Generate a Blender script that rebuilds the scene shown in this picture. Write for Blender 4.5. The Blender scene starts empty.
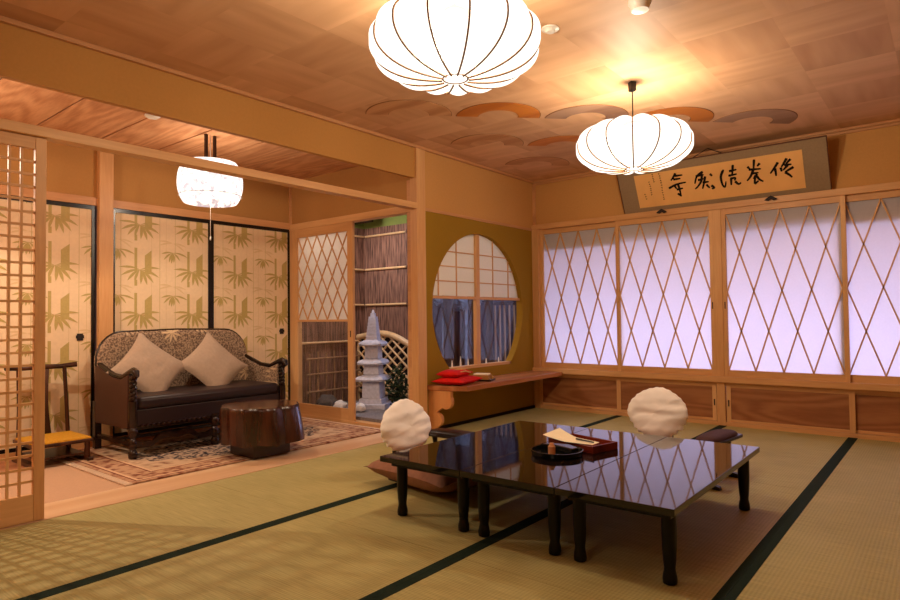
import bpy, bmesh, math, random
from mathutils import Vector, Matrix, noise
random.seed(7)
S = bpy.context.scene
COL = S.collection
PI = math.pi

# ------------------------------------------------------------ camera, world, exposure
cam = bpy.data.objects.new('camera', bpy.data.cameras.new('camera'))
COL.objects.link(cam)
yaw, pitch, roll = 0.6820, 0.0283, -0.0117
F = Vector((-math.sin(yaw) * math.cos(pitch), math.cos(yaw) * math.cos(pitch), math.sin(pitch)))
R0 = Vector((math.cos(yaw), math.sin(yaw), 0)); U0 = R0.cross(F)
R = math.cos(roll) * R0 + math.sin(roll) * U0
U = -math.sin(roll) * R0 + math.cos(roll) * U0
m = Matrix((R, U, -F)).transposed().to_4x4()
m.translation = Vector((3.4994, -5.7608, 0.9706))
cam.matrix_world = m
cam.data.sensor_width = 36
cam.data.lens = 620.17 * 36 / 900
cam.data.clip_start = 0.02
S.camera = cam
S.view_settings.view_transform = 'Standard'
S.view_settings.look = 'None'
S.view_settings.gamma = 1
S.view_settings.use_curve_mapping = False
S.view_settings.exposure = 0.0
w = bpy.data.worlds.new('dusk'); S.world = w; w.use_nodes = True
w.node_tree.nodes['Background'].inputs[0].default_value = (0.10, 0.16, 0.40, 1)
w.node_tree.nodes['Background'].inputs[1].default_value = 0.25

def lamp(name, kind, loc, energy, color, size=None, rot=(0, 0, 0), sy=None, spread=None):
    l = bpy.data.lights.new(name, kind); l.energy = energy; l.color = color
    if kind == 'AREA':
        l.shape = 'RECTANGLE'; l.size = size; l.size_y = sy or size
        if spread: l.spread = spread
    elif size: l.shadow_soft_size = size
    o = bpy.data.objects.new(name, l); o.location = loc; o.rotation_euler = rot; COL.objects.link(o)
    return o
BULB = 78.0           # bulbs inside the big paper shades
BULB_COL = (1.0, 0.80, 0.57)
lamp('dusk_window_light', 'AREA', (2.0, 1.05, 0.58), 150, (0.56, 0.60, 1.0), 5.2, (math.radians(-90), 0, 0), 1.25)
lamp('garden_light', 'AREA', (-1.36, -1.68, 2.10), 13, (1.0, 0.93, 0.90), 0.30, (math.radians(14), math.radians(-20), 0), 0.22)
lamp('night_garden_light', 'AREA', (-0.7, 0.15, 2.30), 22, (0.60, 0.70, 1.0), 0.8, (0, 0, 0), 0.5)
lamp('rear_fill_light', 'AREA', (2.4, -6.2, 2.38), 8, (1.0, 0.80, 0.58), 0.5, (0, 0, 0), 0.5)  # added fill behind the camera, no fixture there

# ------------------------------------------------------------ materials
MATS = {}
def srgb(r, g, b):
    f = lambda c: (c / 255 / 12.92) if c / 255 <= 0.04045 else ((c / 255 + 0.055) / 1.055) ** 2.4
    return (f(r), f(g), f(b), 1)
class N:
    def __init__(s, name):
        s.m = bpy.data.materials.new(name); s.m.use_nodes = True; s.t = s.m.node_tree
        s.b = s.t.nodes['Principled BSDF']; MATS[name] = s.m
    def n(s, typ, **kw):
        x = s.t.nodes.new(typ)
        for k, v in kw.items():
            if k in x.inputs: x.inputs[k].default_value = v
            else: setattr(x, k, v)
        return x
    def l(s, a, b): s.t.links.new(a, b)
    def coord(s, scale=(1, 1, 1), rot=(0, 0, 0), loc=(0, 0, 0)):
        c = s.n('ShaderNodeTexCoord'); mp = s.n('ShaderNodeMapping')
        mp.inputs['Scale'].default_value = scale; mp.inputs['Rotation'].default_value = rot; mp.inputs['Location'].default_value = loc
        s.l(c.outputs['Object'], mp.inputs[0]); return mp.outputs[0]
    def ramp(s, fac, stops):
        r = s.n('ShaderNodeValToRGB'); e = r.color_ramp.elements
        while len(e) < len(stops): e.new(0.5)
        for i, (p, c) in enumerate(stops): e[i].position = p; e[i].color = c
        s.l(fac, r.inputs[0]); return r.outputs[0]
    def bump(s, h, strength=0.2, dist=0.002):
        b = s.n('ShaderNodeBump'); b.inputs['Strength'].default_value = strength; b.inputs['Distance'].default_value = dist
        s.l(h, b.inputs['Height']); s.l(b.outputs[0], s.b.inputs['Normal'])
def plain(name, col, rough=0.6, var=0.08, scale=14, spec=0.4, bump=0.0, metal=0.0, coat=0.0):
    q = N(name); v = q.coord()
    nz = q.n('ShaderNodeTexNoise', Scale=scale, Detail=4.0); q.l(v, nz.inputs['Vector'])
    a = tuple(c * (1 - var) for c in col[:3]) + (1,); b = tuple(min(1, c * (1 + var)) for c in col[:3]) + (1,)
    q.l(q.ramp(nz.outputs[0], [(0.3, a), (0.7, b)]), q.b.inputs['Base Color'])
    q.b.inputs['Roughness'].default_value = rough; q.b.inputs['Specular IOR Level'].default_value = spec
    q.b.inputs['Metallic'].default_value = metal; q.b.inputs['Coat Weight'].default_value = coat
    if bump: q.bump(nz.outputs[0], bump, 0.004)
    return q.m
def wood(name, light, dark, axis='x', rings=9.0, dist=3.0, rough=0.45, mixn=0.5, seed=0.0, spec=0.35, stretch=0.07):
    q = N(name)
    sc = {'x': (stretch, 1, 1), 'y': (1, stretch, 1), 'z': (1, 1, stretch)}[axis]
    v = q.coord(sc, loc=(seed, seed * .7, seed * .3))
    nz = q.n('ShaderNodeTexNoise', Scale=1.6, Detail=3.0); q.l(v, nz.inputs['Vector'])
    fine = q.n('ShaderNodeTexNoise', Scale=70.0, Detail=3.0); q.l(v, fine.inputs['Vector'])
    mul = q.n('ShaderNodeMath', operation='MULTIPLY'); mul.inputs[1].default_value = rings * dist
    q.l(nz.outputs[0], mul.inputs[0])
    si = q.n('ShaderNodeMath', operation='SINE'); m2 = q.n('ShaderNodeMath', operation='MULTIPLY'); m2.inputs[1].default_value = 2.2
    q.l(mul.outputs[0], m2.inputs[0]); q.l(m2.outputs[0], si.inputs[0])
    mr = q.n('ShaderNodeMapRange'); mr.inputs['From Min'].default_value = -1; q.l(si.outputs[0], mr.inputs[0])
    mx = q.n('ShaderNodeMix'); mx.data_type = 'FLOAT'; mx.inputs[0].default_value = mixn
    q.l(mr.outputs[0], mx.inputs[2]); q.l(fine.outputs[0], mx.inputs[3])
    q.l(q.ramp(mx.outputs[0], [(0.25, light), (0.8, dark)]), q.b.inputs['Base Color'])
    q.b.inputs['Roughness'].default_value = rough; q.b.inputs['Specular IOR Level'].default_value = spec
    return q.m
HL, HD = srgb(226, 178, 122), srgb(204, 150, 96)
for a in 'xyz': wood('hinoki_' + a, HL, HD, a, rings=5, dist=2.5, mixn=0.6)
for a in 'xy': wood('trim_' + a, srgb(214, 160, 108), srgb(190, 134, 86), a, rings=5, dist=2.5, mixn=0.6)
wood('cabinet_panel', srgb(166, 110, 68), srgb(142, 88, 52), 'x', rings=16, dist=3.2, mixn=0.5, seed=3, stretch=0.16)
wood('shelf_wood', srgb(190, 124, 78), srgb(158, 94, 54), 'y', rings=9, dist=3, mixn=0.4, rough=0.3)
wood('bracket_wood', srgb(214, 150, 92), srgb(196, 128, 72), 'z', rings=4)
wood('alcove_board', srgb(214, 158, 114), srgb(178, 118, 78), 'x', rings=24, dist=2.6, mixn=0.66, seed=5, stretch=0.12)
wood('floor_board', srgb(196, 134, 96), srgb(160, 100, 66), 'y', rings=5, rough=0.35)
wood('sill_board', srgb(238, 202, 162), srgb(222, 178, 134), 'y', rings=5, rough=0.35)
wood('dark_carved', srgb(44, 24, 16), srgb(20, 11, 8), 'y', rings=6, rough=0.25, spec=0.5)
wood('stump_wood', srgb(74, 36, 22), srgb(42, 20, 12), 'z', rings=8, dist=2.5, mixn=0.6, rough=0.24, spec=0.6, stretch=0.12)
wood('stump_top', srgb(86, 50, 34), srgb(60, 32, 22), 'x', rings=14, rough=0.15, stretch=0.8, spec=0.6)
wood('chair_wood', srgb(84, 46, 26), srgb(42, 22, 14), 'z', rings=6, rough=0.3)
wood('tray_wood', srgb(120, 40, 22), srgb(88, 26, 14), 'x', rings=4, rough=0.25)
wood('armrest_wood', srgb(40, 24, 20), srgb(24, 14, 12), 'x', rings=4, rough=0.3)
plain('upper_plaster', srgb(202, 150, 88), 0.9, 0.03, 60, 0.15, 0.05)
plain('alcove_plaster', srgb(182, 134, 78), 0.9, 0.03, 60, 0.15, 0.05)
plain('beam_plaster', srgb(188, 136, 74), 0.9, 0.03, 60, 0.15, 0.05)
plain('olive_plaster', srgb(152, 116, 38), 0.95, 0.04, 80, 0.1, 0.06)
plain('green_plaster', srgb(128, 142, 76), 0.9, 0.05, 30, 0.1)
plain('night_wall', srgb(44, 48, 78), 0.8, 0.25, 3, 0.2)
plain('black_lacquer_frame', srgb(16, 13, 13), 0.25, 0.05, 20, 0.5)
plain('fusuma_paper', srgb(234, 206, 168), 0.75, 0.03, 40, 0.2)
plain('fusuma_leaf', srgb(188, 164, 98), 0.55, 0.06, 60, 0.4)
plain('fusuma_faint', srgb(222, 192, 148), 0.6, 0.03, 60, 0.3)
plain('iron_dark', srgb(34, 22, 18), 0.75, 0.1, 30, 0.5)
plain('white_plastic', srgb(228, 220, 208), 0.4, 0.01, 20, 0.4)
plain('grey_plastic', srgb(150, 136, 120), 0.4, 0.01, 20, 0.4)
plain('lamp_black', srgb(20, 16, 14), 0.4, 0.05, 20, 0.4)
plain('rib_brown', srgb(140, 98, 62), 0.6, 0.05, 20, 0.2)
plain('hang_bar', srgb(50, 28, 18), 0.4, 0.1, 30, 0.4)
plain('cord_white', srgb(230, 220, 205), 0.5, 0.02, 20, 0.3)
plain('cloth_white', srgb(255, 250, 245), 0.9, 0.02, 10, 0.1, 0.15)
plain('cushion_cream', srgb(176, 154, 134), 0.95, 0.05, 50, 0.1, 0.2)
plain('zabuton_brown', srgb(152, 106, 84), 0.75, 0.08, 40, 0.25, 0.15)
plain('armrest_pad', srgb(76, 52, 54), 0.7, 0.08, 40, 0.2)
plain('tatami_border', srgb(32, 46, 36), 0.85, 0.12, 90, 0.1)
plain('dark_gap', srgb(36, 26, 18), 0.9, 0.1, 20, 0.1)
plain('carpet_pink', srgb(206, 168, 136), 0.95, 0.04, 90, 0.05, 0.1)
plain('red_cloth', srgb(206, 26, 20), 0.8, 0.12, 30, 0.2, 0.2)
plain('gold_trim', srgb(214, 160, 90), 0.6, 0.1, 60, 0.3)
plain('paper_cream', srgb(248, 234, 200), 0.8, 0.02, 20, 0.2)
plain('tan_book', srgb(176, 128, 70), 0.7, 0.05, 20, 0.2)
plain('pen_dark', srgb(26, 20, 18), 0.3, 0.05, 20, 0.4)
plain('ink', srgb(26, 18, 14), 0.8, 0.05, 20, 0.1)
plain('ink_brown', srgb(84, 46, 24), 0.8, 0.05, 20, 0.1)
plain('scroll_paper', srgb(232, 176, 108), 0.85, 0.05, 6, 0.15)
plain('scroll_cloth', srgb(146, 122, 94), 0.9, 0.06, 90, 0.1)
plain('scroll_rim', srgb(92, 52, 30), 0.5, 0.06, 30, 0.3)
plain('cup_wood', srgb(206, 140, 92), 0.5, 0.08, 40, 0.3)
plain('black_tray', srgb(14, 16, 15), 0.18, 0.05, 20, 0.5)
plain('stone', srgb(196, 194, 210), 0.85, 0.12, 40, 0.2, 0.3)
plain('stone_dark', srgb(84, 78, 76), 0.9, 0.25, 20, 0.2, 0.4)
plain('white_rock', srgb(226, 220, 216), 0.8, 0.08, 20, 0.2, 0.3)
plain('gravel', srgb(128, 120, 120), 0.95, 0.35, 90, 0.1, 0.6)
plain('bamboo', srgb(228, 190, 142), 0.4, 0.12, 12, 0.4)
plain('bamboo_slat', srgb(150, 116, 86), 0.5, 0.15, 12, 0.3)
plain('bark_trunk', srgb(52, 44, 50), 0.9, 0.3, 12, 0.1, 0.4)
plain('leaf_green', srgb(40, 56, 28), 0.6, 0.3, 12, 0.3)
plain('leaf_blue_lit', srgb(190, 206, 230), 0.6, 0.3, 12, 0.3)  # blue light painted into the leaf colour
plain('yellow_weave', srgb(206, 150, 44), 0.7, 0.12, 90, 0.2, 0.4)
plain('leather_dark', srgb(44, 30, 32), 0.4, 0.08, 40, 0.4)
plain('side_leather', srgb(70, 42, 32), 0.45, 0.08, 40, 0.4)
plain('fringe', srgb(226, 200, 172), 0.95, 0.1, 90, 0.1)

def black_gloss():
    q = N('table_lacquer'); q.b.inputs['Base Color'].default_value = (0.006, 0.004, 0.004, 1)
    q.b.inputs['Roughness'].default_value = 0.04; q.b.inputs['Specular IOR Level'].default_value = 0.62
    v = q.coord(); nz = q.n('ShaderNodeTexNoise', Scale=9.0, Detail=1.0); q.l(v, nz.inputs['Vector']); q.bump(nz.outputs[0], 0.06, 0.0015)
black_gloss()
plain('table_side', srgb(14, 12, 12), 0.3, 0.05, 20, 0.25)

def paper(name, col, trans=0.7):
    q = N(name); nt = q.t
    d = q.n('ShaderNodeBsdfDiffuse'); t = q.n('ShaderNodeBsdfTranslucent'); mx = q.n('ShaderNodeMixShader')
    v = q.coord(); nz = q.n('ShaderNodeTexNoise', Scale=60.0, Detail=3.0); q.l(v, nz.inputs['Vector'])
    a = tuple(c * 0.97 for c in col[:3]) + (1,)
    rp = q.ramp(nz.outputs[0], [(0.3, a), (0.7, col)])
    q.l(rp, d.inputs[0]); q.l(rp, t.inputs[0]); mx.inputs[0].default_value = trans
    q.l(d.outputs[0], mx.inputs[1]); q.l(t.outputs[0], mx.inputs[2])
    q.l(mx.outputs[0], nt.nodes['Material Output'].inputs[0])
paper('shoji_paper', srgb(238, 234, 236), 0.6)
paper('alcove_shoji_paper', srgb(246, 240, 230), 0.45)

def emis(name, col, strength, tex=False, thin=0.5):
    # thin washi: part of the light of the bulb passes straight through, the paper itself glows
    q = N(name); tr = q.n('ShaderNodeBsdfTransparent'); ms = q.n('ShaderNodeMixShader'); ms.inputs[0].default_value = 1 - thin; e = q.n('ShaderNodeEmission'); e.inputs[1].default_value = strength; e.inputs[0].default_value = col + (1,)
    if tex:      # fibres in the washi
        v = q.coord(); nz = q.n('ShaderNodeTexNoise', Scale=26.0, Detail=6.0); q.l(v, nz.inputs['Vector'])
        q.l(q.ramp(nz.outputs[0], [(0.42, (col[0] * .45, col[1] * .42, col[2] * .5, 1)), (0.52, col + (1,))]), e.inputs[0])
    q.l(tr.outputs[0], ms.inputs[1]); q.l(e.outputs[0], ms.inputs[2]); q.l(ms.outputs[0], q.t.nodes['Material Output'].inputs[0])
emis('shade_glow', (1.0, 0.93, 0.80), 2.3)
emis('alcove_shade_glow', (1.0, 0.88, 0.76), 2.2, True, 0.3)

def tatami():
    q = N('tatami'); c = q.n('ShaderNodeTexCoord'); sp = q.n('ShaderNodeSeparateXYZ'); q.l(c.outputs['Object'], sp.inputs[0])
    mu = q.n('ShaderNodeMath', operation='MULTIPLY'); mu.inputs[1].default_value = 2 * PI / 0.0145; q.l(sp.outputs['X'], mu.inputs[0])
    si = q.n('ShaderNodeMath', operation='SINE'); q.l(mu.outputs[0], si.inputs[0])
    mp = q.n('ShaderNodeMapping'); mp.inputs['Scale'].default_value = (6, 160, 6); q.l(c.outputs['Object'], mp.inputs[0])
    nz = q.n('ShaderNodeTexNoise', Scale=1.0, Detail=4.0); q.l(mp.outputs[0], nz.inputs['Vector'])
    big = q.n('ShaderNodeTexNoise', Scale=2.5, Detail=3.0); q.l(c.outputs['Object'], big.inputs['Vector'])
    a = q.n('ShaderNodeMath', operation='MULTIPLY_ADD'); a.inputs[1].default_value = 0.10; q.l(si.outputs[0], a.inputs[0]); q.l(nz.outputs[0], a.inputs[2])
    b = q.n('ShaderNodeMath', operation='MULTIPLY_ADD'); b.inputs[1].default_value = 0.5; q.l(big.outputs[0], b.inputs[0]); q.l(a.outputs[0], b.inputs[2])
    q.l(q.ramp(b.outputs[0], [(0.45, srgb(156, 146, 90)), (1.05, srgb(192, 180, 120))]), q.b.inputs['Base Color'])
    q.b.inputs['Roughness'].default_value = 0.6; q.b.inputs['Specular IOR Level'].default_value = 0.25
    q.bump(si.outputs[0], 0.25, 0.0012)
tatami()

def ceiling_mat():
    q = N('veneer_ceiling'); P = 0.4425
    c = q.n('ShaderNodeTexCoord'); mp = q.n('ShaderNodeMapping')
    mp.inputs['Scale'].default_value = (1 / P, 1 / P, 1); mp.inputs['Location'].default_value = (-2.40 / P + 20, 1.08 / P + 20, 0)
    q.l(c.outputs['Object'], mp.inputs[0])
    fl = q.n('ShaderNodeVectorMath', operation='FLOOR'); fr = q.n('ShaderNodeVectorMath', operation='FRACTION')
    q.l(mp.outputs[0], fl.inputs[0]); q.l(mp.outputs[0], fr.inputs[0])
    ck = q.n('ShaderNodeTexChecker', Scale=1.0)
    ad = q.n('ShaderNodeVectorMath', operation='ADD'); ad.inputs[1].default_value = (0.5, 0.5, 0.5)
    q.l(fl.outputs[0], ad.inputs[0]); q.l(ad.outputs[0], ck.inputs['Vector'])
    wn = q.n('ShaderNodeTexWhiteNoise'); wn.noise_dimensions = '2D'; q.l(fl.outputs[0], wn.inputs['Vector'])
    outs = []
    for sc, off in (((0.7, 5, 1), 0.0), ((5, 0.7, 1), 9.0)):
        m2 = q.n('ShaderNodeMapping'); m2.inputs['Scale'].default_value = sc; m2.inputs['Location'].default_value = (off, off, 0)
        q.l(mp.outputs[0], m2.inputs[0])
        ad2 = q.n('ShaderNodeVectorMath', operation='ADD'); q.l(m2.outputs[0], ad2.inputs[0])
        ws = q.n('ShaderNodeVectorMath', operation='SCALE'); ws.inputs['Scale'].default_value = 17; q.l(wn.outputs['Color'], ws.inputs[0]); q.l(ws.outputs[0], ad2.inputs[1])
        nz = q.n('ShaderNodeTexNoise', Scale=1.0, Detail=3.0, Roughness=0.4); q.l(ad2.outputs[0], nz.inputs['Vector']); outs.append(nz.outputs[0])
    mx = q.n('ShaderNodeMix'); mx.data_type = 'FLOAT'; q.l(ck.outputs['Fac'], mx.inputs[0]); q.l(outs[0], mx.inputs[2]); q.l(outs[1], mx.inputs[3])
    t = q.n('ShaderNodeMath', operation='MULTIPLY_ADD'); t.inputs[1].default_value = 0.25; q.l(wn.outputs['Value'], t.inputs[0]); hf = q.n('ShaderNodeMath', operation='MULTIPLY_ADD'); hf.inputs[1].default_value = 0.6; hf.inputs[2].default_value = 0.2; q.l(mx.outputs[0], hf.inputs[0]); q.l(hf.outputs[0], t.inputs[2])
    t2 = q.n('ShaderNodeMath', operation='MULTIPLY_ADD'); t2.inputs[1].default_value = 0.09; q.l(ck.outputs['Fac'], t2.inputs[0]); q.l(t.outputs[0], t2.inputs[2])
    q.l(q.ramp(t2.outputs[0], [(0.36, srgb(230, 184, 140)), (1.0, srgb(186, 136, 96))]), q.b.inputs['Base Color'])
    q.b.inputs['Roughness'].default_value = 0.55; q.b.inputs['Specular IOR Level'].default_value = 0.25
ceiling_mat()
wood('fan_tan', srgb(206, 154, 108), srgb(178, 122, 78), 'x', rings=6, rough=0.5)
wood('fan_orange', srgb(200, 120, 40), srgb(176, 96, 26), 'x', rings=6, rough=0.5)
wood('fan_grey', srgb(170, 134, 106), srgb(140, 104, 80), 'x', rings=6, rough=0.5)

def bark():
    q = N('cedar_bark'); v = q.coord((22, 22, 1.6))
    nz = q.n('ShaderNodeTexNoise', Scale=3.0, Detail=6.0); q.l(v, nz.inputs['Vector'])
    q.l(q.ramp(nz.outputs[0], [(0.35, srgb(72, 46, 38)), (0.62, srgb(156, 114, 96))]), q.b.inputs['Base Color'])
    q.b.inputs['Roughness'].default_value = 0.8; q.bump(nz.outputs[0], 0.6, 0.006)
bark()
def brocade():
    q = N('brocade'); v = q.coord((1, 1, 1))
    vo = q.n('ShaderNodeTexVoronoi', Scale=5.0); q.l(v, vo.inputs['Vector'])
    # petals: angle around the cell centre
    sub = q.n('ShaderNodeVectorMath', operation='SUBTRACT'); q.l(v, sub.inputs[0]); q.l(vo.outputs['Position'], sub.inputs[1])
    sp = q.n('ShaderNodeSeparateXYZ'); q.l(sub.outputs[0], sp.inputs[0])
    at = q.n('ShaderNodeMath', operation='ARCTAN2'); q.l(sp.outputs['Y'], at.inputs[0]); q.l(sp.outputs['Z'], at.inputs[1])
    mu = q.n('ShaderNodeMath', operation='MULTIPLY'); mu.inputs[1].default_value = 9; q.l(at.outputs[0], mu.inputs[0])
    si = q.n('ShaderNodeMath', operation='SINE'); q.l(mu.outputs[0], si.inputs[0])
    sub2 = q.n('ShaderNodeMath', operation='MULTIPLY_ADD'); sub2.inputs[1].default_value = 0.16; q.l(si.outputs[0], sub2.inputs[0]); q.l(vo.outputs['Distance'], sub2.inputs[2])
    nz = q.n('ShaderNodeTexNoise', Scale=75.0, Detail=3.0); q.l(v, nz.inputs['Vector'])
    nr = q.ramp(nz.outputs[0], [(0.42, srgb(104, 84, 70)), (0.58, srgb(170, 144, 118))])
    fl = q.ramp(sub2.outputs[0], [(0.22, (1, 1, 1, 1)), (0.3, (0, 0, 0, 1))])
    mx = q.n('ShaderNodeMix'); mx.data_type = 'RGBA'; q.l(fl, mx.inputs[0]); q.l(nr, mx.inputs[6]); mx.inputs[7].default_value = srgb(206, 178, 142)
    q.l(mx.outputs[2], q.b.inputs['Base Color']); q.b.inputs['Roughness'].default_value = 0.85; q.b.inputs['Specular IOR Level'].default_value = 0.15
brocade()
def rugmat(name, c1, c2, c3, scale):
    q = N(name); v = q.coord()
    nz = q.n('ShaderNodeTexNoise', Scale=scale, Detail=4.0); q.l(v, nz.inputs['Vector'])
    vo = q.n('ShaderNodeTexVoronoi', Scale=scale * 0.9); q.l(v, vo.inputs['Vector'])
    ad = q.n('ShaderNodeMath', operation='MULTIPLY_ADD'); ad.inputs[1].default_value = 0.45; q.l(vo.outputs['Distance'], ad.inputs[0]); q.l(nz.outputs[0], ad.inputs[2])
    q.l(q.ramp(ad.outputs[0], [(0.5, c1), (0.66, c2), (0.8, c3)]), q.b.inputs['Base Color'])
    q.b.inputs['Roughness'].default_value = 0.95; q.b.inputs['Specular IOR Level'].default_value = 0.05
rugmat('rug_field', srgb(138, 100, 80), srgb(190, 158, 128), srgb(208, 178, 146), 14)
rugmat('rug_border', srgb(122, 70, 56), srgb(168, 124, 98), srgb(196, 158, 126), 20)
rugmat('rug_medallion', srgb(36, 34, 44), srgb(78, 70, 72), srgb(190, 164, 138), 38)
plain('rug_line', srgb(122, 60, 44), 0.95, 0.1, 40, 0.05)
plain('rug_pale', srgb(222, 186, 150), 0.95, 0.06, 40, 0.05)

def glass():
    q = N('pane_glass'); q.b.inputs['Transmission Weight'].default_value = 1; q.b.inputs['Roughness'].default_value = 0.0
    tr = q.n('ShaderNodeBsdfTransparent'); gl = q.n('ShaderNodeBsdfGlossy'); gl.inputs['Roughness'].default_value = 0.02
    lw = q.n('ShaderNodeLayerWeight'); pw = q.n('ShaderNodeMath', operation='POWER'); pw.inputs[1].default_value = 4
    q.l(lw.outputs['Facing'], pw.inputs[0]); fr = q.n('ShaderNodeMath', operation='MULTIPLY_ADD'); fr.inputs[1].default_value = 0.5; fr.inputs[2].default_value = 0.05
    q.l(pw.outputs[0], fr.inputs[0]); mx = q.n('ShaderNodeMixShader')
    q.l(fr.outputs[0], mx.inputs[0]); q.l(tr.outputs[0], mx.inputs[1]); q.l(gl.outputs[0], mx.inputs[2])
    q.l(mx.outputs[0], q.t.nodes['Material Output'].inputs[0])
glass()

# ------------------------------------------------------------ mesh helpers
class B:
    def __init__(s): s.v = []; s.f = []; s.mi = []
    def add(s, vs, fs, mi=0):
        k = len(s.v); s.v += [tuple(v) for v in vs]; s.f += [tuple(i + k for i in f) for f in fs]; s.mi += [mi] * len(fs); return s
    def box(s, x0, x1, y0, y1, z0, z1, mi=0, M=None):
        vs = [Vector((x, y, z)) for z in (z0, z1) for y in (y0, y1) for x in (x0, x1)]
        if M: vs = [M @ v for v in vs]
        return s.add(vs, [(0, 2, 3, 1), (4, 5, 7, 6), (0, 1, 5, 4), (2, 6, 7, 3), (0, 4, 6, 2), (1, 3, 7, 5)], mi)
    def bar(s, a, b, w, d, up=(0, 1, 0), mi=0):     # square bar from a to b, d along up
        a, b = Vector(a), Vector(b); t = (b - a).normalized(); u = Vector(up); u = (u - u.dot(t) * t).normalized(); r = t.cross(u)
        vs = [p + r * i * w / 2 + u * j * d / 2 for p in (a, b) for i, j in ((-1, -1), (1, -1), (1, 1), (-1, 1))]
        return s.add(vs, [(0, 3, 2, 1), (4, 5, 6, 7), (0, 1, 5, 4), (1, 2, 6, 5), (2, 3, 7, 6), (3, 0, 4, 7)], mi)
    def lathe(s, prof, n=24, c=(0, 0, 0), mi=0, sx=1, sy=1, caps=True):
        vs = []; fs = []
        for r, z in prof:
            for i in range(n):
                a = 2 * PI * i / n; vs.append((c[0] + r * sx * math.cos(a), c[1] + r * sy * math.sin(a), c[2] + z))
        for j in range(len(prof) - 1):
            for i in range(n):
                a, b = j * n + i, j * n + (i + 1) % n; fs.append((a, b, b + n, a + n))
        if caps:
            fs.append(tuple(range(n - 1, -1, -1))); k = (len(prof) - 1) * n; fs.append(tuple(range(k, k + n)))
        return s.add(vs, fs, mi)
    def tube(s, pts, r, n=8, mi=0, caps=True):
        pts = [Vector(p) for p in pts]; rs = r if isinstance(r, (list, tuple)) else [r] * len(pts); vs = []; fs = []
        u = None
        for i, p in enumerate(pts):
            t = (pts[min(i + 1, len(pts) - 1)] - pts[max(i - 1, 0)]).normalized()
            if u is None: u = t.orthogonal().normalized()
            u = (u - u.dot(t) * t); u = u.normalized() if u.length > 1e-6 else t.orthogonal().normalized()
            w_ = t.cross(u)
            for k in range(n):
                a = 2 * PI * k / n; vs.append(p + (u * math.cos(a) + w_ * math.sin(a)) * rs[i])
        for j in range(len(pts) - 1):
            for k in range(n):
                a, b = j * n + k, j * n + (k + 1) % n; fs.append((a, b, b + n, a + n))
        if caps: fs.append(tuple(range(n - 1, -1, -1))); k = (len(pts) - 1) * n; fs.append(tuple(range(k, k + n)))
        return s.add(vs, fs, mi)
    def prism(s, poly, f0, f1, mi=0):                # poly of 2D points, f0/f1 map (a,b) -> 3D
        n = len(poly); vs = [f0(a, b) for a, b in poly] + [f1(a, b) for a, b in poly]
        fs = [tuple(range(n - 1, -1, -1)), tuple(range(n, 2 * n))] + [(i, (i + 1) % n, (i + 1) % n + n, i + n) for i in range(n)]
        return s.add(vs, fs, mi)
    def grid(s, nu, nv, fn, mi=0, close_u=False):
        vs = [fn(i / (nu if close_u else nu - 1), j / (nv - 1)) for j in range(nv) for i in range(nu)]; fs = []
        for j in range(nv - 1):
            for i in range(nu if close_u else nu - 1):
                a, b = j * nu + i, j * nu + (i + 1) % nu; fs.append((a, b, b + nu, a + nu))
        return s.add(vs, fs, mi)
    def obj(s, name, mats, parent=None, smooth=False, bevel=0, loc=None, kind=None, label=None):
        me = bpy.data.meshes.new(name); me.from_pydata(s.v, [], s.f)
        for x in ([mats] if isinstance(mats, str) else mats): me.materials.append(MATS[x])
        for p, i in zip(me.polygons, s.mi): p.material_index = i; p.use_smooth = smooth
        bm = bmesh.new(); bm.from_mesh(me); bmesh.ops.recalc_face_normals(bm, faces=bm.faces[:]); bm.to_mesh(me); bm.free()
        if smooth is True:
            me.set_sharp_from_angle(angle=math.radians(42))
        o = bpy.data.objects.new(name, me); COL.objects.link(o)
        if parent: o.parent = parent
        if loc: o.location = loc
        if bevel:
            b = o.modifiers.new('bevel', 'BEVEL'); b.width = bevel; b.segments = 2; b.limit_method = 'ANGLE'
        if kind: o['kind'] = kind
        if label: o['label'] = label
        return o
def thing(name, label, cat, loc=(0, 0, 0), rz=0, group=None):
    o = bpy.data.objects.new(name, None); COL.objects.link(o); o.location = loc; o.rotation_euler = (0, 0, rz); o.empty_display_size = 0.1
    o['label'] = label; o['category'] = cat
    if group: o['group'] = group
    return o
def tag(o, label, cat, group=None, kind=None):
    o['label'] = label; o['category'] = cat
    if group: o['group'] = group
    if kind: o['kind'] = kind
    return o
def struct(name, b, mats, **k): return b.obj(name, mats, kind='structure', **k)
def box(*a): return B().box(*a)
def copy_tree(o, parent=None):
    c = o.copy(); COL.objects.link(c); c.parent = parent
    for ch in list(o.children): copy_tree(ch, c)
    return c

# ------------------------------------------------------------ shell
MM = 0.955; XR = 4.775; YB = -7.2; H = 2.43; HA = 2.385; XA = -1.75; YE = -1.87; YL = -5.72
fl = struct('floor', box(0, XR + .1, YB - .1, 0, -0.12, -0.055), 'dark_gap')
rows = [0, -1.86, -3.775, -5.68, YB]
for i in range(5):
    for j in range(4):
        x0, x1, y1, y0 = i * MM + 0.0005, (i + 1) * MM - 0.0005, rows[j], rows[j + 1]
        mt = box(x0 + (0.008 if i == 0 else 0), x1, y0 + 0.001, y1 - 0.001, -0.05, 0.0).obj('tatami_mat', 'tatami', fl)
        bd = B()
        if i > 0: bd.box(x0, x0 + 0.031, y0 + 0.001, y1 - 0.001, -0.03, 0.0022)
        if i < 4: bd.box(x1 - 0.031, x1, y0 + 0.001, y1 - 0.001, -0.03, 0.0022)
        bd.obj('border', 'tatami_border', mt)
cl = struct('ceiling', box(-0.06, XR + .1, YB - .1, 0.08, H, H + 0.06), 'veneer_ceiling')
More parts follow.
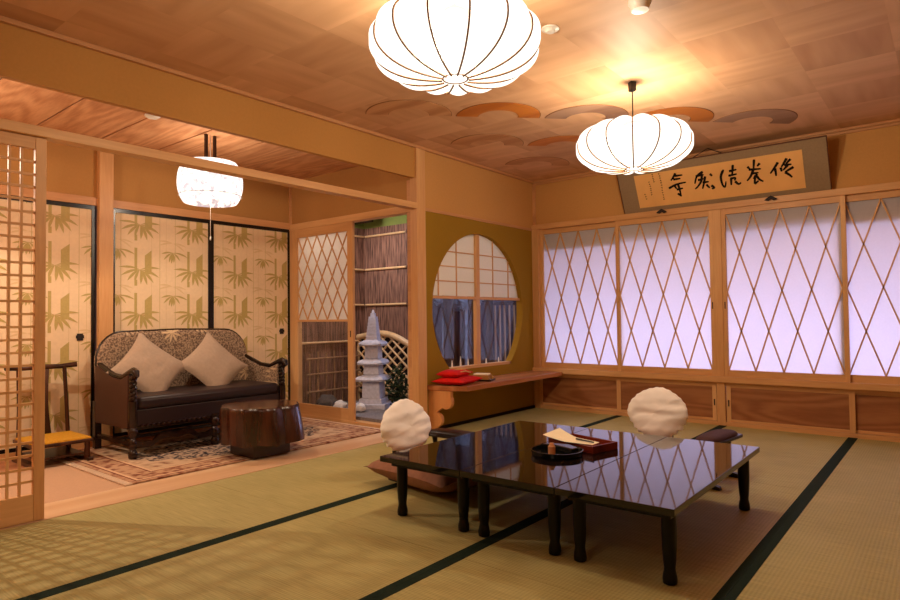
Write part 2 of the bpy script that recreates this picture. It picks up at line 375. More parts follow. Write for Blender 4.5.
# fan shaped inlays on the ceiling
def fan(cx, cy, r, r2, mi, b):
    d = math.radians(-45); n = 20; poly = []
    for k in range(n + 1):
        a = d - PI / 2 + PI * k / n; poly.append((cx + r * math.cos(a), cy + r * math.sin(a)))
    for k in range(n + 1):
        a = d + PI / 2 - PI * k / n; poly.append((cx + r2 * math.cos(a), cy + r2 * math.sin(a)))
    vs = [(a, c_, z) for z in (H - 0.004, H + 0.001) for a, c_ in poly]; m_ = len(poly); fs = []
    for k in range(n): fs.append((k, k + 1, m_ - 2 - k, m_ - 1 - k))
    fs += [(i, (i + 1) % m_, (i + 1) % m_ + m_, i + m_) for i in range(m_)]
    b.add(vs, fs, mi)
fans = [(0.50, -2.51, 0), (0.957, -2.05, 1), (1.42, -1.585, 2), (1.88, -1.125, 1), (2.34, -0.665, 2),
        (0.47, -1.51, 0), (0.935, -1.045, 1), (1.395, -0.585, 2), (0.42, -0.62, 0)]
for cx, cy, k in fans:
    b = B(); fan(cx, cy, 0.305, 0.15, 0, b); fan(cx, cy, 0.3095, 0.1465, 1, b)
    b.v = [(q_[0], q_[1], q_[2] + (0.0015 if i_ >= len(b.v) // 2 else 0)) for i_, q_ in enumerate(b.v)]
    b.obj('fan_inlay', [['fan_tan', 'fan_orange', 'fan_grey'][k], 'rib_brown'], cl, label=['pale tan', 'orange', 'grey brown'][k] + ' veneer fan inlay in the ceiling')
# walls of the room
struct('wall_right', box(XR, XR + .1, YB, 0, -0.05, H), 'upper_plaster')
struct('wall_back', box(-0.06, XR + .1, YB - .1, YB, -0.05, H), 'upper_plaster')
b = box(0, XR, 0.0, 0.08, 1.95, H); b.box(3.90, XR, 0, .08, 0.0, 1.95); struct('wall_front', b, 'upper_plaster')
# window wall (round window), lower part olive, with a circular opening
def round_wall():
    b = B(); cy, cz, r, zb = -0.975, 1.045, 0.72, 0.497; y0, y1, z0, z1 = -1.80, 0.0, -0.05, 1.893
    a0 = math.asin((zb - cz) / r); n = 56; ring = []
    for k in range(n + 1):
        a = a0 + (PI - 2 * a0) * k / n; ring.append((cy + r * math.cos(a), cz + r * math.sin(a)))
    for k in range(1, 12):
        t = k / 12; ring.append((ring[n][0] * (1 - t) + ring[0][0] * t, zb))
    out = []
    for y, z in ring:
        dy, dz = y - cy, z - cz
        s = min([((y1 if dy > 0 else y0) - cy) / dy if abs(dy) > 1e-6 else 9e9, ((z1 if dz > 0 else z0) - cz) / dz if abs(dz) > 1e-6 else 9e9])
        out.append((cy + dy * s, cz + dz * s))
    k = len(ring)
    for cyy, czz in ((y0, z0), (y0, z1), (y1, z0), (y1, z1)):   # snap the nearest ray to each corner
        i = min(range(k), key=lambda i: (out[i][0] - cyy) ** 2 + (out[i][1] - czz) ** 2); out[i] = (cyy, czz)
    vs = [(x, y, z) for x in (0.0, -0.07) for y, z in ring] + [(x, y, z) for x in (0.0, -0.07) for y, z in out]
    fs = []
    for i in range(k):
        j = (i + 1) % k
        fs += [(i, j, 2 * k + j, 2 * k + i), (k + i, 3 * k + i, 3 * k + j, k + j), (i, k + i, k + j, j)]
    return b.add(vs, fs)
wl = struct('wall_left', round_wall(), 'olive_plaster')
struct('trim_11', box(-0.02, 0.006, -1.80, 0, 1.888, 1.915), 'trim_y')
struct('wall_left_upper', box(-0.10, 0, -1.80, 0, 1.915, H), 'upper_plaster')
# beam wall above the alcove opening
struct('wall_beam', box(-0.04, 0.0, YB, -1.87, 2.152, H), 'beam_plaster')
struct('wall_left_near', box(-0.04, 0.0, YB, YL, -0.05, 2.152), 'upper_plaster')
# mouldings at the ceiling
b = B()
b.box(0, 0.028, YB, 0, 2.405, H)
struct('trim_1', b, 'trim_y', bevel=0.003)
b = box(0.028, XR, -0.028, 0, 2.408, H); b.box(0.0, XR, -0.014, 0.0, 2.385, 2.408); struct('trim_2', b, 'trim_x', bevel=0.003)
# posts and kamoi
struct('trim_3', box(-0.055, 0.022, -1.905, -1.795, 0, 2.405), 'hinoki_z', bevel=0.003)
struct('trim_4', box(-0.055, 0.03, YB, -1.905, 1.888, 1.938), 'hinoki_y', bevel=0.003)
struct('trim_5', box(0.0, 0.078, -0.05, 0.03, 0, 1.90), 'hinoki_z', bevel=0.003)
struct('trim_6', box(0.0, 3.90, -0.055, 0.03, 1.895, 1.95), 'hinoki_x', bevel=0.003)
struct('trim_12', box(0.0, 0.03, -0.02, 0.0, 1.95, 2.385), 'trim_y')
struct('trim_7', box(1.862, 1.932, -0.045, 0.03, 0, 1.895), 'hinoki_z', bevel=0.003)
struct('trim_8', box(0.0, 3.90, -0.075, 0.05, 0.378, 0.428), 'hinoki_x', bevel=0.003)
struct('baseboard_front', box(0.078, 3.90, -0.04, 0.03, -0.02, 0.034), 'hinoki_x', bevel=0.003)
struct('trim_9', box(3.83, 3.90, -0.05, 0.03, 0, 1.895), 'hinoki_z', bevel=0.003)
struct('baseboard_left', box(0.0, 0.012, -1.795, 0, 0, 0.028), 'dark_gap')

# ------------------------------------------------------------ shoji windows over the low cabinets
def diamonds(x0, x1, z0, z1, nx, nz, w_, d, fn):
    b = B(); dx = (x1 - x0) / nx; dz = (z1 - z0) / nz      # full diamond size
    slope = dz / dx
    def seg(c, sgn):
        pts = []
        # line z = z0 + sgn*slope*(x - c)
        xa, xb = (c, c + (z1 - z0) / slope) if sgn > 0 else (c - (z1 - z0) / slope, c)
        xs, xe = max(x0, min(xa, xb)), min(x1, max(xa, xb))
        if xe - xs < 1e-4: return
        za, zb = z0 + sgn * slope * (xs - c), z0 + sgn * slope * (xe - c)
        b.bar(fn(xs, za), fn(xe, zb), w_, d, up=Vector(fn(0, 0, 1)) - Vector(fn(0, 0, 0)))
    for k in range(-nz - 1, nx + nz + 2):
        seg(x0 + k * dx, 1); seg(x0 + k * dx, -1)
    return b
pan = [(0.078, 0.985, 0), (0.945, 1.862, 1), (1.932, 2.86, 1), (2.80, 3.83, 0)]
names = ['far left by the corner', 'left of centre post', 'right of centre post', 'far right']
for i, (x0, x1, fr_) in enumerate(pan):
    y = -0.028 if fr_ else 0.004
    zb, zt = 0.428, 1.895
    L, Rr = 0.034, 0.034
    if i == 0: Rr = 0.05
    if i == 3: L = 0.05
    b = B(); t0, t1 = y - 0.012, y + 0.016
    b.box(x0, x0 + L, t0, t1, zb, zt); b.box(x1 - Rr, x1, t0, t1, zb, zt)
    fo = struct('window_%d' % (i + 1), b, 'hinoki_z', bevel=0.002)
    b = B(); b.box(x0 + L, x1 - Rr, t0 + .002, t1, zb, 0.485); b.box(x0 + L, x1 - Rr, t0 + .002, t1, 1.845, zt); b.obj('rail', 'hinoki_x', fo)
    box(x0 + L, x1 - Rr, y + 0.010, y + 0.012, 0.485, 1.845).obj('paper', 'shoji_paper', fo)
    diamonds(x0 + L, x1 - Rr, 0.485, 1.845, 4, 2, 0.011, 0.014, lambda a, c, e=0, y=y: (a, y + 0.002 + e, c)).obj('diamond_lattice', 'hinoki_z', fo)
    if i in (1, 2):
        hx = x1 - 0.017 if i == 1 else x0 + 0.017
        box(hx - 0.004, hx + 0.004, t0 - 0.002, t0 + 0.002, 1.02, 1.08).obj('finger_pull', 'iron_dark', fo)

# low cabinets under the window ledge
def low_cabinet(x0, x1, label):
    t = thing('low_cabinet', label, 'cabinet', ((x0 + x1) / 2, 0, 0), group='low cabinets built under the window ledge'); cx = (x0 + x1) / 2
    b = B(); b.box(x0 - cx, x1 - cx, -0.028, 0.0, 0.348, 0.376); b.box(x0 - cx, x1 - cx, 0.03, 0.25, 0.0, 0.01)
    b.box(x0 - cx, x1 - cx, 0.24, 0.25, 0.01, 0.376); b.box(x0 - cx, x0 - cx + .01, 0.03, 0.24, 0.01, 0.376); b.box(x1 - cx - .01, x1 - cx, 0.03, 0.24, 0.01, 0.376)
    b.obj('body', 'hinoki_x', t)
    return t, cx
def cab_door(t, cx, x0, x1, y, stiles, handle=None):
    b = B(); z0, z1 = 0.036, 0.347
    b.box(x0 - cx, x1 - cx, y, y + 0.012, z0 + .02, z1 - .012, 0)
    for k, w_ in enumerate(stiles):
        if w_: b.box((x0 - cx) if k == 0 else (x1 - cx - w_), (x0 - cx + w_) if k == 0 else (x1 - cx), y - 0.008, y + 0.014, z0, z1, 1)
    b.box(x0 - cx, x1 - cx, y - 0.006, y + 0.014, z0, z0 + 0.022, 2); b.box(x0 - cx, x1 - cx, y - 0.006, y + 0.014, z1 - 0.014, z1, 2)
    d = b.obj('door', ['cabinet_panel', 'hinoki_z', 'hinoki_x'], t)
    if handle is not None: box(handle - cx - 0.005, handle - cx + 0.005, y - 0.011, y - 0.007, 0.17, 0.225).obj('handle', 'iron_dark', d)
t, cx = low_cabinet(0.078, 1.862, 'low wooden cabinet with sliding doors left of the thick post, running into the corner')
cab_door(t, cx, 0.08, 0.965, 0.004, (0.0, 0.0)); cab_door(t, cx, 0.925, 1.855, -0.020, (0.042, 0.034), 1.838)
t, cx = low_cabinet(1.932, 3.83, 'low wooden cabinet with sliding doors right of the thick post')
cab_door(t, cx, 1.94, 2.885, -0.020, (0.034, 0.040), 1.957); cab_door(t, cx, 2.87, 3.828, 0.004, (0.0, 0.03))

# engawa behind the shoji
b = B(); b.box(-0.02, XR, 0.08, 1.5, -0.1, 0.0); struct('floor_veranda', b, 'floor_board')
struct('wall_veranda', box(-0.02, XR, 1.5, 1.56, -0.1, 2.4), 'alcove_plaster')
struct('veranda_shade_slab', box(-0.02, XR, 0.055, 1.56, 1.64, 1.74), 'alcove_plaster')  # unseen slab added low to keep the backlight off the paper's top
struct('wall_veranda_left', box(-0.06, -0.02, 0.0, 1.56, -0.1, 2.4), 'night_wall')
struct('wall_veranda_right', box(XR, XR + .06, 0.0, 1.56, -0.1, 2.4), 'alcove_plaster')

# ------------------------------------------------------------ round window
cy, cz, r = -0.975, 1.047, 0.70
b = B(); xs = -0.045
b.box(xs - .02, xs + .018, -1.022, -0.96, 0.50, 1.78)
wf = struct('window_5', b, 'hinoki_z', bevel=0.002)
b = B(); b.box(xs - .02, xs + .02, -1.70, -0.25, 1.14, 1.165)
b.box(-0.07, 0.0, cy - 0.50, cy + 0.50, 0.497, 0.522)
b.obj('window_rail', 'hinoki_y', wf)
b = B()
for y in (-1.56, -1.30, -0.72, -0.45): b.box(xs - .003, xs + .006, y - .005, y + .005, 1.168, 1.75)
for z in (1.30, 1.435, 1.57): b.box(xs - .003, xs + .006, -1.70, -0.25, z - .005, z + .005)
b.obj('muntin', 'hinoki_y', wf)
box(xs - .006, xs - .004, -1.71, -0.24, 1.168, 1.79).obj('shoji_paper', 'alcove_shoji_paper', wf)
box(xs - .012, xs - .008, -1.71, -0.24, 0.522, 1.14).obj('pane', 'pane_glass', wf)

# shelf and bracket under the round window
def wave_profile():
    pts = [(0.0, 0.355), (0.245, 0.355)]
    for k in range(13): a = PI / 2 * 0.4 - PI * 0.9 * k / 12; pts.append((0.19 + 0.065 * math.cos(a), 0.27 + 0.065 * math.sin(a)))
    for k in range(9): a = PI / 2 - PI * 0.8 * k / 8; pts.append((0.085 + 0.06 * math.cos(a), 0.11 + 0.06 * math.sin(a)))
    pts += [(0.05, 0.02), (0.0, 0.02)]
    return pts
sh = thing('wall_shelf', 'long wooden wall shelf below the round window', 'shelf', (0.0, -0.9, 0.0))
b = B(); b.prism([(0.001, -0.888), (0.26, -0.84), (0.36, -0.78), (0.36, 0.82), (0.34, 0.845), (0.001, 0.845)], lambda a, c: (a, c, 0.357), lambda a, c: (a, c, 0.399))
b.obj('shelf_board', 'shelf_wood', sh, bevel=0.004)
B().prism(wave_profile(), lambda a, c: (a + .001, -0.86, c), lambda a, c: (a + .001, -0.825, c)).obj('bracket', 'bracket_wood', sh, label='wave-edged end bracket')

# ------------------------------------------------------------ alcove shell
struct('floor_alcove', box(XA, -0.30, YL, YE, -0.06, -0.004), 'carpet_pink')
struct('trim_10', box(-0.30, 0.0, YL, YE, -0.06, 0.002), 'sill_board', bevel=0.002)
struct('trim_21', box(XA, XA + 0.42, YL, -1.87, -0.05, -0.001), 'floor_board')
ac = struct('ceiling_alcove', box(XA - .1, -0.04, YL, 0.0, HA + .003, HA + 0.03), 'chair_wood')
b = B(); y = -1.6065
while y > YL:
    b.box(XA, -0.04, y - .4205, y, HA - .008, HA + .002, 0); y -= 0.4335
b.obj('ceiling_board', 'alcove_board', ac)
struct('wall_alcove', box(XA - .1, XA, YL, YE + .0, 1.945, HA), 'alcove_plaster')
struct('wall_alcove_end', box(XA - .1, 0, YL - .1, YL, -0.05, HA), 'alcove_plaster')
b = box(XA, -0.055, YE, YE + 0.05, 1.92, HA); struct('wall_garden_side', b, 'alcove_plaster')
struct('trim_13', box(XA - .05, XA + 0.02, YL, YE, 1.886, 1.95), 'trim_y', bevel=0.002)
struct('trim_14', box(XA - .05, XA + 0.05, -3.722, -3.616, 0.0, HA), 'hinoki_z', bevel=0.002)
struct('trim_15', box(XA, XA + 0.10, YE - .02, YE + 0.06, 0.0, 1.90), 'hinoki_z', bevel=0.002)
struct('trim_16', box(XA, -0.055, YE - .025, YE + 0.06, 1.872, 1.935), 'hinoki_x', bevel=0.002)
struct('trim_17', box(-0.115, -0.05, YE - .012, YE + 0.06, 0.0, 2.15), 'trim_x', bevel=0.002)
struct('trim_18', box(XA, -0.055, YE - .02, YE + 0.06, -0.02, 0.03), 'hinoki_x', bevel=0.002)
struct('trim_19', box(XA, XA + .02, YE - .02, YE, 1.95, HA), 'trim_y')
struct('trim_20', box(XA, XA + .02, YL, YE, -0.01, 0.045), 'hinoki_y', bevel=0.002)

# fusuma with bamboo pattern
def leaf(b, o, ang, ln, wd, mi, fn):
    pts = []
    for k in range(7): t = k / 6; pts.append((t * ln, math.sin(PI * t ** 1.25) * wd / 2))
    for k in range(5, 0, -1): t = k / 6; pts.append((t * ln, -math.sin(PI * t ** 1.25) * wd / 2))
    ca, sa = math.cos(ang), math.sin(ang)
    poly = []
    for u_, v_ in pts:
        v_ += -0.62 * (u_ / ln) ** 2 * ln * (1 if abs(ca) > 0.3 else 0) * 0.5 * (1 if ca > 0 else -1)
        poly.append((o[0] + u_ * ca - v_ * sa, o[1] + u_ * sa + v_ * ca))
    return poly
def clip_poly(poly, y0, y1, z0, z1):
    for ax, lim, sg in ((0, y0, 1), (0, y1, -1), (1, z0, 1), (1, z1, -1)):
        out = []
        for i in range(len(poly)):
            p, q = poly[i], poly[(i + 1) % len(poly)]; dp, dq = sg * (p[ax] - lim), sg * (q[ax] - lim)
            if dp >= 0: out.append(p)
            if dp * dq < 0: t = dp / (dp - dq); out.append(tuple(p[j] + t * (q[j] - p[j]) for j in (0, 1)))
        poly = out
        if len(poly) < 3: return None
    return poly
def fusuma(i, y0, y1, pull=None, off=0.0):
    z0, z1 = 0.045, 1.886; x = XA; fw = 0.026
    b = B(); b.box(x - .02, x + .008, y0, y0 + fw, z0, z1); b.box(x - .02, x + .008, y1 - fw, y1, z0, z1)
    b.box(x - .02, x + .008, y0 + fw, y1 - fw, z1 - 0.032, z1); b.box(x - .02, x + .008, y0 + fw, y1 - fw, z0, z0 + .028)
    d = struct('door_%d' % i, b, 'black_lacquer_frame')
    p0, p1, q0, q1 = y0 + fw, y1 - fw, z0 + .028, z1 - .032
    b = B(); b.box(x - .015, x - .002, p0, p1, q0, q1, 0)
    PW, PH = 0.455, 0.375
    def put(poly, mi, lift):
        poly = clip_poly(poly, p0 + .001, p1 - .001, q0 + .001, q1 - .001)
        if poly: n = len(poly); b.add([(x - .002 + lift + (len(b.f) % 97) * 8e-6, a, c) for a, c in poly], [tuple(range(n))], mi)
    rect = lambda a, c, w_, h_: [(a, c), (a + w_, c), (a + w_, c + h_), (a, c + h_)]
    ky = int((p0 + 6) / PW) - 1
    for iy in range(-16, 2):
        for iz in range(-1, 6):
            oy = iy * PW + off; oz = iz * PH + 0.11
            if oy > p1 + .3 or oy < p0 - .6: continue
            for yy in (0.0, 0.33): put(rect(oy + yy, oz, 0.004, PH), 2, .0002)
            for yy in (0.08, 0.40): put(rect(oy + yy - .0, oz, 0.003, PH), 1, .0004)
            for a_ in (2.75, 3.05, 0.1, -0.25): put(leaf(b, (oy + 0.06, oz + 0.03), a_, 0.12, 0.016, 0, None), 2, .0003)
            put(rect(oy + 0.19, oz + 0.145, 0.022, 0.20), 1, .0006)              # slim culm
            put(rect(oy + 0.19, oz + 0.03, 0.022, 0.05), 1, .0006)
            put([(oy + 0.275, oz + 0.13), (oy + 0.335, oz + 0.13), (oy + 0.335, oz + 0.335), (oy + 0.275, oz + 0.285)], 1, .0006)   # broad culm
            for a_, l_, w_ in ((158, .165, .020), (182, .155, .023), (206, .135, .024), (230, .11, .024), (22, .165, .020), (-4, .165, .023), (-27, .15, .025), (-48, .135, .027), (-70, .115, .027)):
                put(leaf(b, (oy + 0.235, oz + 0.165), math.radians(a_), l_, w_, 0, None), 1, .0015)
            for a_, l_, w_ in ((172, .10, .015), (202, .10, .017), (232, .09, .018), (262, .095, .020), (292, .085, .018), (330, .09, .016), (2, .135, .016)):
                put(leaf(b, (oy + 0.06, oz + 0.325), math.radians(a_), l_, w_, 0, None), 1, .0015)
    b.obj('patterned_panel', ['fusuma_paper', 'fusuma_leaf', 'fusuma_faint'], d)
    if pull is not None:
        b = B(); zz = 0.86; s_ = 0.034; a_ = math.radians(6)
        b.box(x - .002, x + .004, pull - s_ / 2 - .004, pull + s_ / 2 + .004, zz - s_, zz + s_ * .6)
        b.box(x - .002, x + .006, pull - s_ * .8, pull + s_ * .8, zz - s_ * .5, zz + s_ * .2)
        b.obj('door_pull', 'iron_dark', d)
fusuma(1, -5.45, -4.60, None, 0.05)
fusuma(2, -4.60, -3.735, -3.84, 0.30)
fusuma(3, -3.612, -2.752, None, 0.02)
fusuma(4, -2.752, -1.885, -1.985, 0.02)

# garden door: upper diamond shoji, lower glass
b = B(); xa, xb, y = -1.685, -0.80, YE - .005
b.box(xa, xa + 0.06, y - .012, y + .016, 0.03, 1.872); b.box(xb - 0.075, xb, y - .012, y + .016, 0.03, 1.872)
gd = struct('door_5', b, 'hinoki_z', bevel=0.002)
b = B(); b.box(xa + .06, xb - .075, y - .01, y + .014, 0.03, 0.135); b.box(xa + .06, xb - .075, y - .01, y + .014, 1.79, 1.872); b.box(xa + .06, xb - .075, y - .01, y + .014, 0.945, 0.965)
b.obj('door_rail', 'hinoki_x', gd)
box(xa + .06, xb - .075, y + .004, y + .006, 0.965, 1.79).obj('paper', 'alcove_shoji_paper', gd)
diamonds(xa + .06, xb - .075, 0.965, 1.79, 5, 3, 0.009, 0.010, lambda a, c, e=0, y=y: (a, y - 0.002 + e, c)).obj('diamond_lattice', 'hinoki_z', gd)
box(xa + .06, xb - .075, y + .002, y + .005, 0.135, 0.945).obj('pane', 'pane_glass', gd)
box(xb - .04, xb - .03, y - .014, y - .011, 0.80, 0.86).obj('finger_pull', 'iron_dark', gd)

# ------------------------------------------------------------ inner garden
struct('floor_garden', box(XA - .1, -0.10, YE + .06, 1.5, -0.1, 0.06), 'gravel')
struct('wall_garden_left', box(XA - .06, XA, YE + .06, -0.85, 0.0, 2.0), 'cedar_bark')
struct('wall_garden_back', box(XA - .06, -1.08, -0.85, -0.80, 0.0, 2.0), 'cedar_bark')
b = box(XA - .06, XA, YE + .06, -0.85, 2.0, HA); b.box(XA - .06, -1.08, -0.85, -0.80, 2.0, HA); struct('wall_garden_upper', b, 'green_plaster')
struct('trim_22', box(XA, -1.42, -1.12, -1.02, 2.03, 2.11), 'dark_carved')
struct('wall_night', box(-3.6, -0.02, 1.5, 1.56, -0.1, 2.45), 'night_wall')
struct('wall_night_left', box(-3.66, -3.6, -0.8, 1.5, -0.1, 2.45), 'night_wall')
struct('ceiling_garden', box(-3.66, -0.06, 0.0, 1.56, 2.45, 2.5), 'night_wall')
struct('floor_night', box(-3.66, XA - .1, -0.8, 1.5, -0.1, 0.06), 'gravel')
struct('wall_night_front', box(-3.66, XA - .06, -0.86, -0.80, -0.1, 2.45), 'night_wall')
for k, z in enumerate((1.906, 1.526, 1.125, 0.72)):
    w_ = ['top', 'second', 'third', 'lowest'][k]
    for wall, P in (('left', [(XA + .012, YE + .07, z), (XA + .012, -0.876, z)]), ('back', [(XA + .028, -0.862, z), (-1.085, -0.862, z)])):
        if k == 3 and wall == 'back': continue
        tag(B().tube(P, 0.012, 8).obj('bamboo_rail', 'bamboo', smooth=True), '%s bamboo rail on the %s bark wall of the inner garden' % (w_, wall), 'rail', 'bamboo rails fixed on the bark walls')
# arched fence behind the pagoda
af = thing('bamboo_fence', 'arched bamboo fence with diamond lattice behind the stone pagoda', 'fence', (-1.35, -0.955, 0.06))
b = B(); top = []
for k in range(17):
    t = k / 16; top.append((-0.40 + 0.80 * t, 0, 0.70 + 0.05 * math.sin(t * PI * 0.8) - 0.14 * max(0, t - 0.45) ** 1.6 * 2.0))
b.tube(top, 0.034, 10).obj('top_rail', 'bamboo', af, smooth=True)
b = B()
def ztop(x): t = (x + 0.40) / 0.80; return 0.70 + 0.05 * math.sin(t * PI * 0.8) - 0.14 * max(0, t - 0.45) ** 1.6 * 2.0
for k in range(-12, 14):
    for sg in (1, -1):
        seg_ = []
        for q_ in range(0, 61):
            z = 0.12 + 0.012 * q_; x = k * 0.14 + sg * (z - 0.12) * 1.25
            if -0.40 <= x <= 0.40 and z < ztop(x): seg_.append((x, 0.003 * sg, z))
        if len(seg_) > 2: b.tube([seg_[0], seg_[-1]], 0.0115, 6)
b.obj('diamond_lattice', 'bamboo', af, smooth=True)
B().prism([(-.40, .10)] + [(q_[0], q_[2] - .01) for q_ in top] + [(.40, .10)], lambda a, c: (a, .030, c), lambda a, c: (a, .040, c)).obj('backing_board', 'bark_trunk', af)
b = B().tube([(-0.40, 0, 0.10), (0.40, 0, 0.10)], 0.02, 8).tube([(-0.40, 0, 0.0), (-0.40, 0, 0.735)], 0.016, 8).tube([(0.38, 0, 0.0), (0.38, 0, 0.62)], 0.016, 8)
b.obj('post', 'bamboo', af, smooth=True)
# square grid fence seen through the glass
gf = thing('grid_fence', 'low brown bamboo grid fence seen through the door glass', 'fence', (-1.66, -1.35, 0.06))
b = B()
for k in range(7): b.tube([(0, -0.36 + k * 0.11, 0.0), (0, -0.36 + k * 0.11, 0.55 + .02 * (k % 2))], 0.009, 6)
b.obj('upright', 'bamboo_slat', gf, smooth=True)
b = B()
for z in (0.16, 0.34, 0.50): b.tube([(0.012, -0.40, z), (0.012, 0.34, z)], 0.010, 6)
b.obj('crossbar', 'bamboo_slat', gf, smooth=True)

# stone pagoda
pg = thing('stone_pagoda', 'grey stone pagoda lantern with three square roofs standing in the inner garden', 'pagoda', (-1.145, -1.30, 0.06), math.radians(27))
def sq(b, w0, z0, w1, z1):
    vs = [(sx * w / 2, sy * w / 2, z) for w, z in ((w0, z0), (w1, z1)) for sx, sy in ((-1, -1), (1, -1), (1, 1), (-1, 1))]
    return b.add(vs, [(0, 3, 2, 1), (4, 5, 6, 7), (0, 1, 5, 4), (1, 2, 6, 5), (2, 3, 7, 6), (3, 0, 4, 7)])
sq(sq(B(), .34, 0, .34, .05), .25, .05, .23, .10).obj('plinth', 'stone', pg, bevel=.004)
for z0, z1, w0 in ((0.10, 0.285, 0.19), (0.340, 0.45, 0.165), (0.505, 0.64, 0.145)):
    sq(B(), w0, z0, w0 * .93, z1).obj('body', 'stone', pg, bevel=.003)
def roof(w_, z):
    b = B(); n = 8
    def fn(u_, v_):
        a = 2 * PI * u_; rr = (w_ / 2) * (1 - v_ * 0.62)
        c, s_ = math.cos(a), math.sin(a); k = 1 / max(abs(c), abs(s_)); corner = (abs(k) - 1) / 0.414
        return (rr * c * k, rr * s_ * k, z + 0.055 * v_ ** 0.6 + 0.012 * corner * (1 - v_))
    b.grid(40, 6, fn, close_u=True)
    sq(b, w_ * .94, z - .012, w_, z + .004); return b
for w_, z in ((0.30, 0.288), (0.265, 0.452), (0.235, 0.642)): roof(w_, z).obj('roof', 'stone', pg)
b = sq(B(), .120, .69, .072, .93); sq(b, .046, .93, .042, .965); sq(b, .028, .965, .014, 1.0)
for k in range(6): sq(b, .119 - k * .007, .72 + k * .035, .115 - k * .007, .728 + k * .035)
b.obj('spire', 'stone', pg)

def rock(name, c, s_, mat, label, seed, grp=None):
    b = B()
    def fn(u_, v_):
        a, e = 2 * PI * u_, PI * (v_ - .5); d = Vector((math.cos(a) * math.cos(e), math.sin(a) * math.cos(e), math.sin(e)))
        k = 1 + 0.35 * noise.noise(d * 1.6 + Vector((seed, 0, 0)))
        return (d.x * s_[0] * k, d.y * s_[1] * k, max(-.3, d.z) * s_[2] * k)
    b.grid(20, 12, fn, close_u=True); o = b.obj(name, mat, smooth=True, loc=c); return tag(o, label, 'rock', grp)
rock('garden_rock', (-1.30, -1.62, 0.10), (0.075, 0.06, 0.05), 'white_rock', 'white rock on the gravel behind the lower door glass', 1)
rock('garden_rock', (-1.02, -1.60, 0.09), (0.05, 0.05, 0.05), 'white_rock', 'smaller white rock at the foot of the stone pagoda', 4)
rock('garden_rock', (-1.52, -1.60, 0.10), (0.12, 0.10, 0.09), 'stone_dark', 'dark boulder behind the lower left door glass', 8)
def foliage(n, rx, ry, rz, size, seed, mi=0):
    rn = random.Random(seed); b = B()
    for k in range(n):
        d = Vector((rn.gauss(0, 1), rn.gauss(0, 1), rn.gauss(0, 1))).normalized() * rn.random() ** 0.4
        c = Vector((d.x * rx, d.y * ry, d.z * rz)); t = Vector((rn.gauss(0, 1), rn.gauss(0, 1), rn.gauss(0, .6))).normalized(); s2 = t.orthogonal().normalized()
        l_ = size * (0.6 + rn.random() * .8)
        b.add([c - t * l_ * .5, c + s2 * l_ * .22, c + t * l_ * .5, c - s2 * l_ * .22], [(0, 1, 2, 3)], mi)
    return b
pl = thing('garden_shrub', 'small dark leafy shrub right of the stone pagoda', 'shrub', (-0.86, -1.25, 0.06))
foliage(520, 0.11, 0.11, 0.23, 0.042, 3).obj('foliage', 'leaf_green', pl, loc=(0, 0, 0.23))
B().tube([(0, 0, 0), (0.01, 0, 0.15), (0, 0.01, 0.3)], 0.012, 6).obj('stem', 'bark_trunk', pl)
# night garden seen through the round window
for k, (x, y, l) in enumerate(((-1.50, 0.35, 'dark tree trunk flaring upward, left in the round window'), (-1.10, 0.35, 'dark tree trunk flaring upward, just left of the window mullion'), (-0.73, 0.16, 'dark tree trunk in front of the slatted fence, right of the window mullion'))):
    rr = [0.20, 0.14, 0.09, 0.10, 0.16, 0.26]
    b = B().tube([(0, 0, -0.0), (0.01, 0, 0.3), (0, 0, 0.6), (0.015, 0, 0.9), (0.0, 0, 1.25), (0, 0, 1.7)], [q_ * (0.50 if k < 2 else .42) for q_ in rr], 14)
    tag(b.obj('tree_trunk', 'bark_trunk', smooth=True, loc=(x, y, 0.06)), l, 'tree trunk', 'tree trunks behind the round window')
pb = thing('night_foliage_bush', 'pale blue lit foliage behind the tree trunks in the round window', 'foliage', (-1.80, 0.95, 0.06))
foliage(1100, 0.42, 0.12, 0.15, 0.07, 11).obj('foliage', 'leaf_blue_lit', pb, loc=(0, 0, 1.16))
b = B().tube([(0.13, 0, 0), (0.12, 0, 0.5), (0.14, 0, 1.1)], 0.022, 8).tube([(-.30, 0, 0), (-.28, 0, 1.1)], 0.012, 8); b.obj('stem', 'leaf_blue_lit', pb)  # thicker pale tube stands in for a vertical streak of light
sf = thing('slat_fence', 'fence of vertical bamboo slats seen in the right half of the round window', 'fence', (-0.72, 0.75, 0.06))
for k in range(11): B().tube([(-0.40 + k * 0.072, 0, 0), (-0.40 + k * 0.072, 0, 1.06)], 0.013, 7).obj('slat', 'bamboo_slat', sf, smooth=True)
B().box(-.44, .38, -.02, .02, 1.06, 1.10).obj('crossbar', 'bark_trunk', sf)
B().box(-.44, .38, .014, .03, 0.25, 0.29).obj('crossbar', 'bark_trunk', sf)
bz = thing('night_shrub', 'dark low shrub in front of the slatted bamboo fence', 'shrub', (-0.40, 0.50, 0.06))
foliage(420, 0.24, 0.10, 0.17, 0.06, 21).obj('foliage', 'leaf_green', bz, loc=(0, 0, 0.46))
B().tube([(0, 0, 0), (0.02, 0, 0.25), (-.03, 0, 0.5)], 0.014, 6).obj('stem', 'bark_trunk', bz)
for k, (y, h_) in enumerate(((-1.36, .06), (-1.235, .09), (-1.12, .06), (-0.83, .05), (-0.62, .05))):
    b = B().lathe([(0.009, 0), (0.007, h_ * .5), (0.003, h_)], 8)
    tag(b.obj('short_stake', 'white_rock', smooth=True, loc=(-0.058, y, 0.522)), 'thin pale stake in the round window, ' + ['leftmost', 'tallest, second from left', 'just left of the mullion', 'just right of the mullion', 'rightmost'][k], 'stake', 'pale stakes along the round window sill')

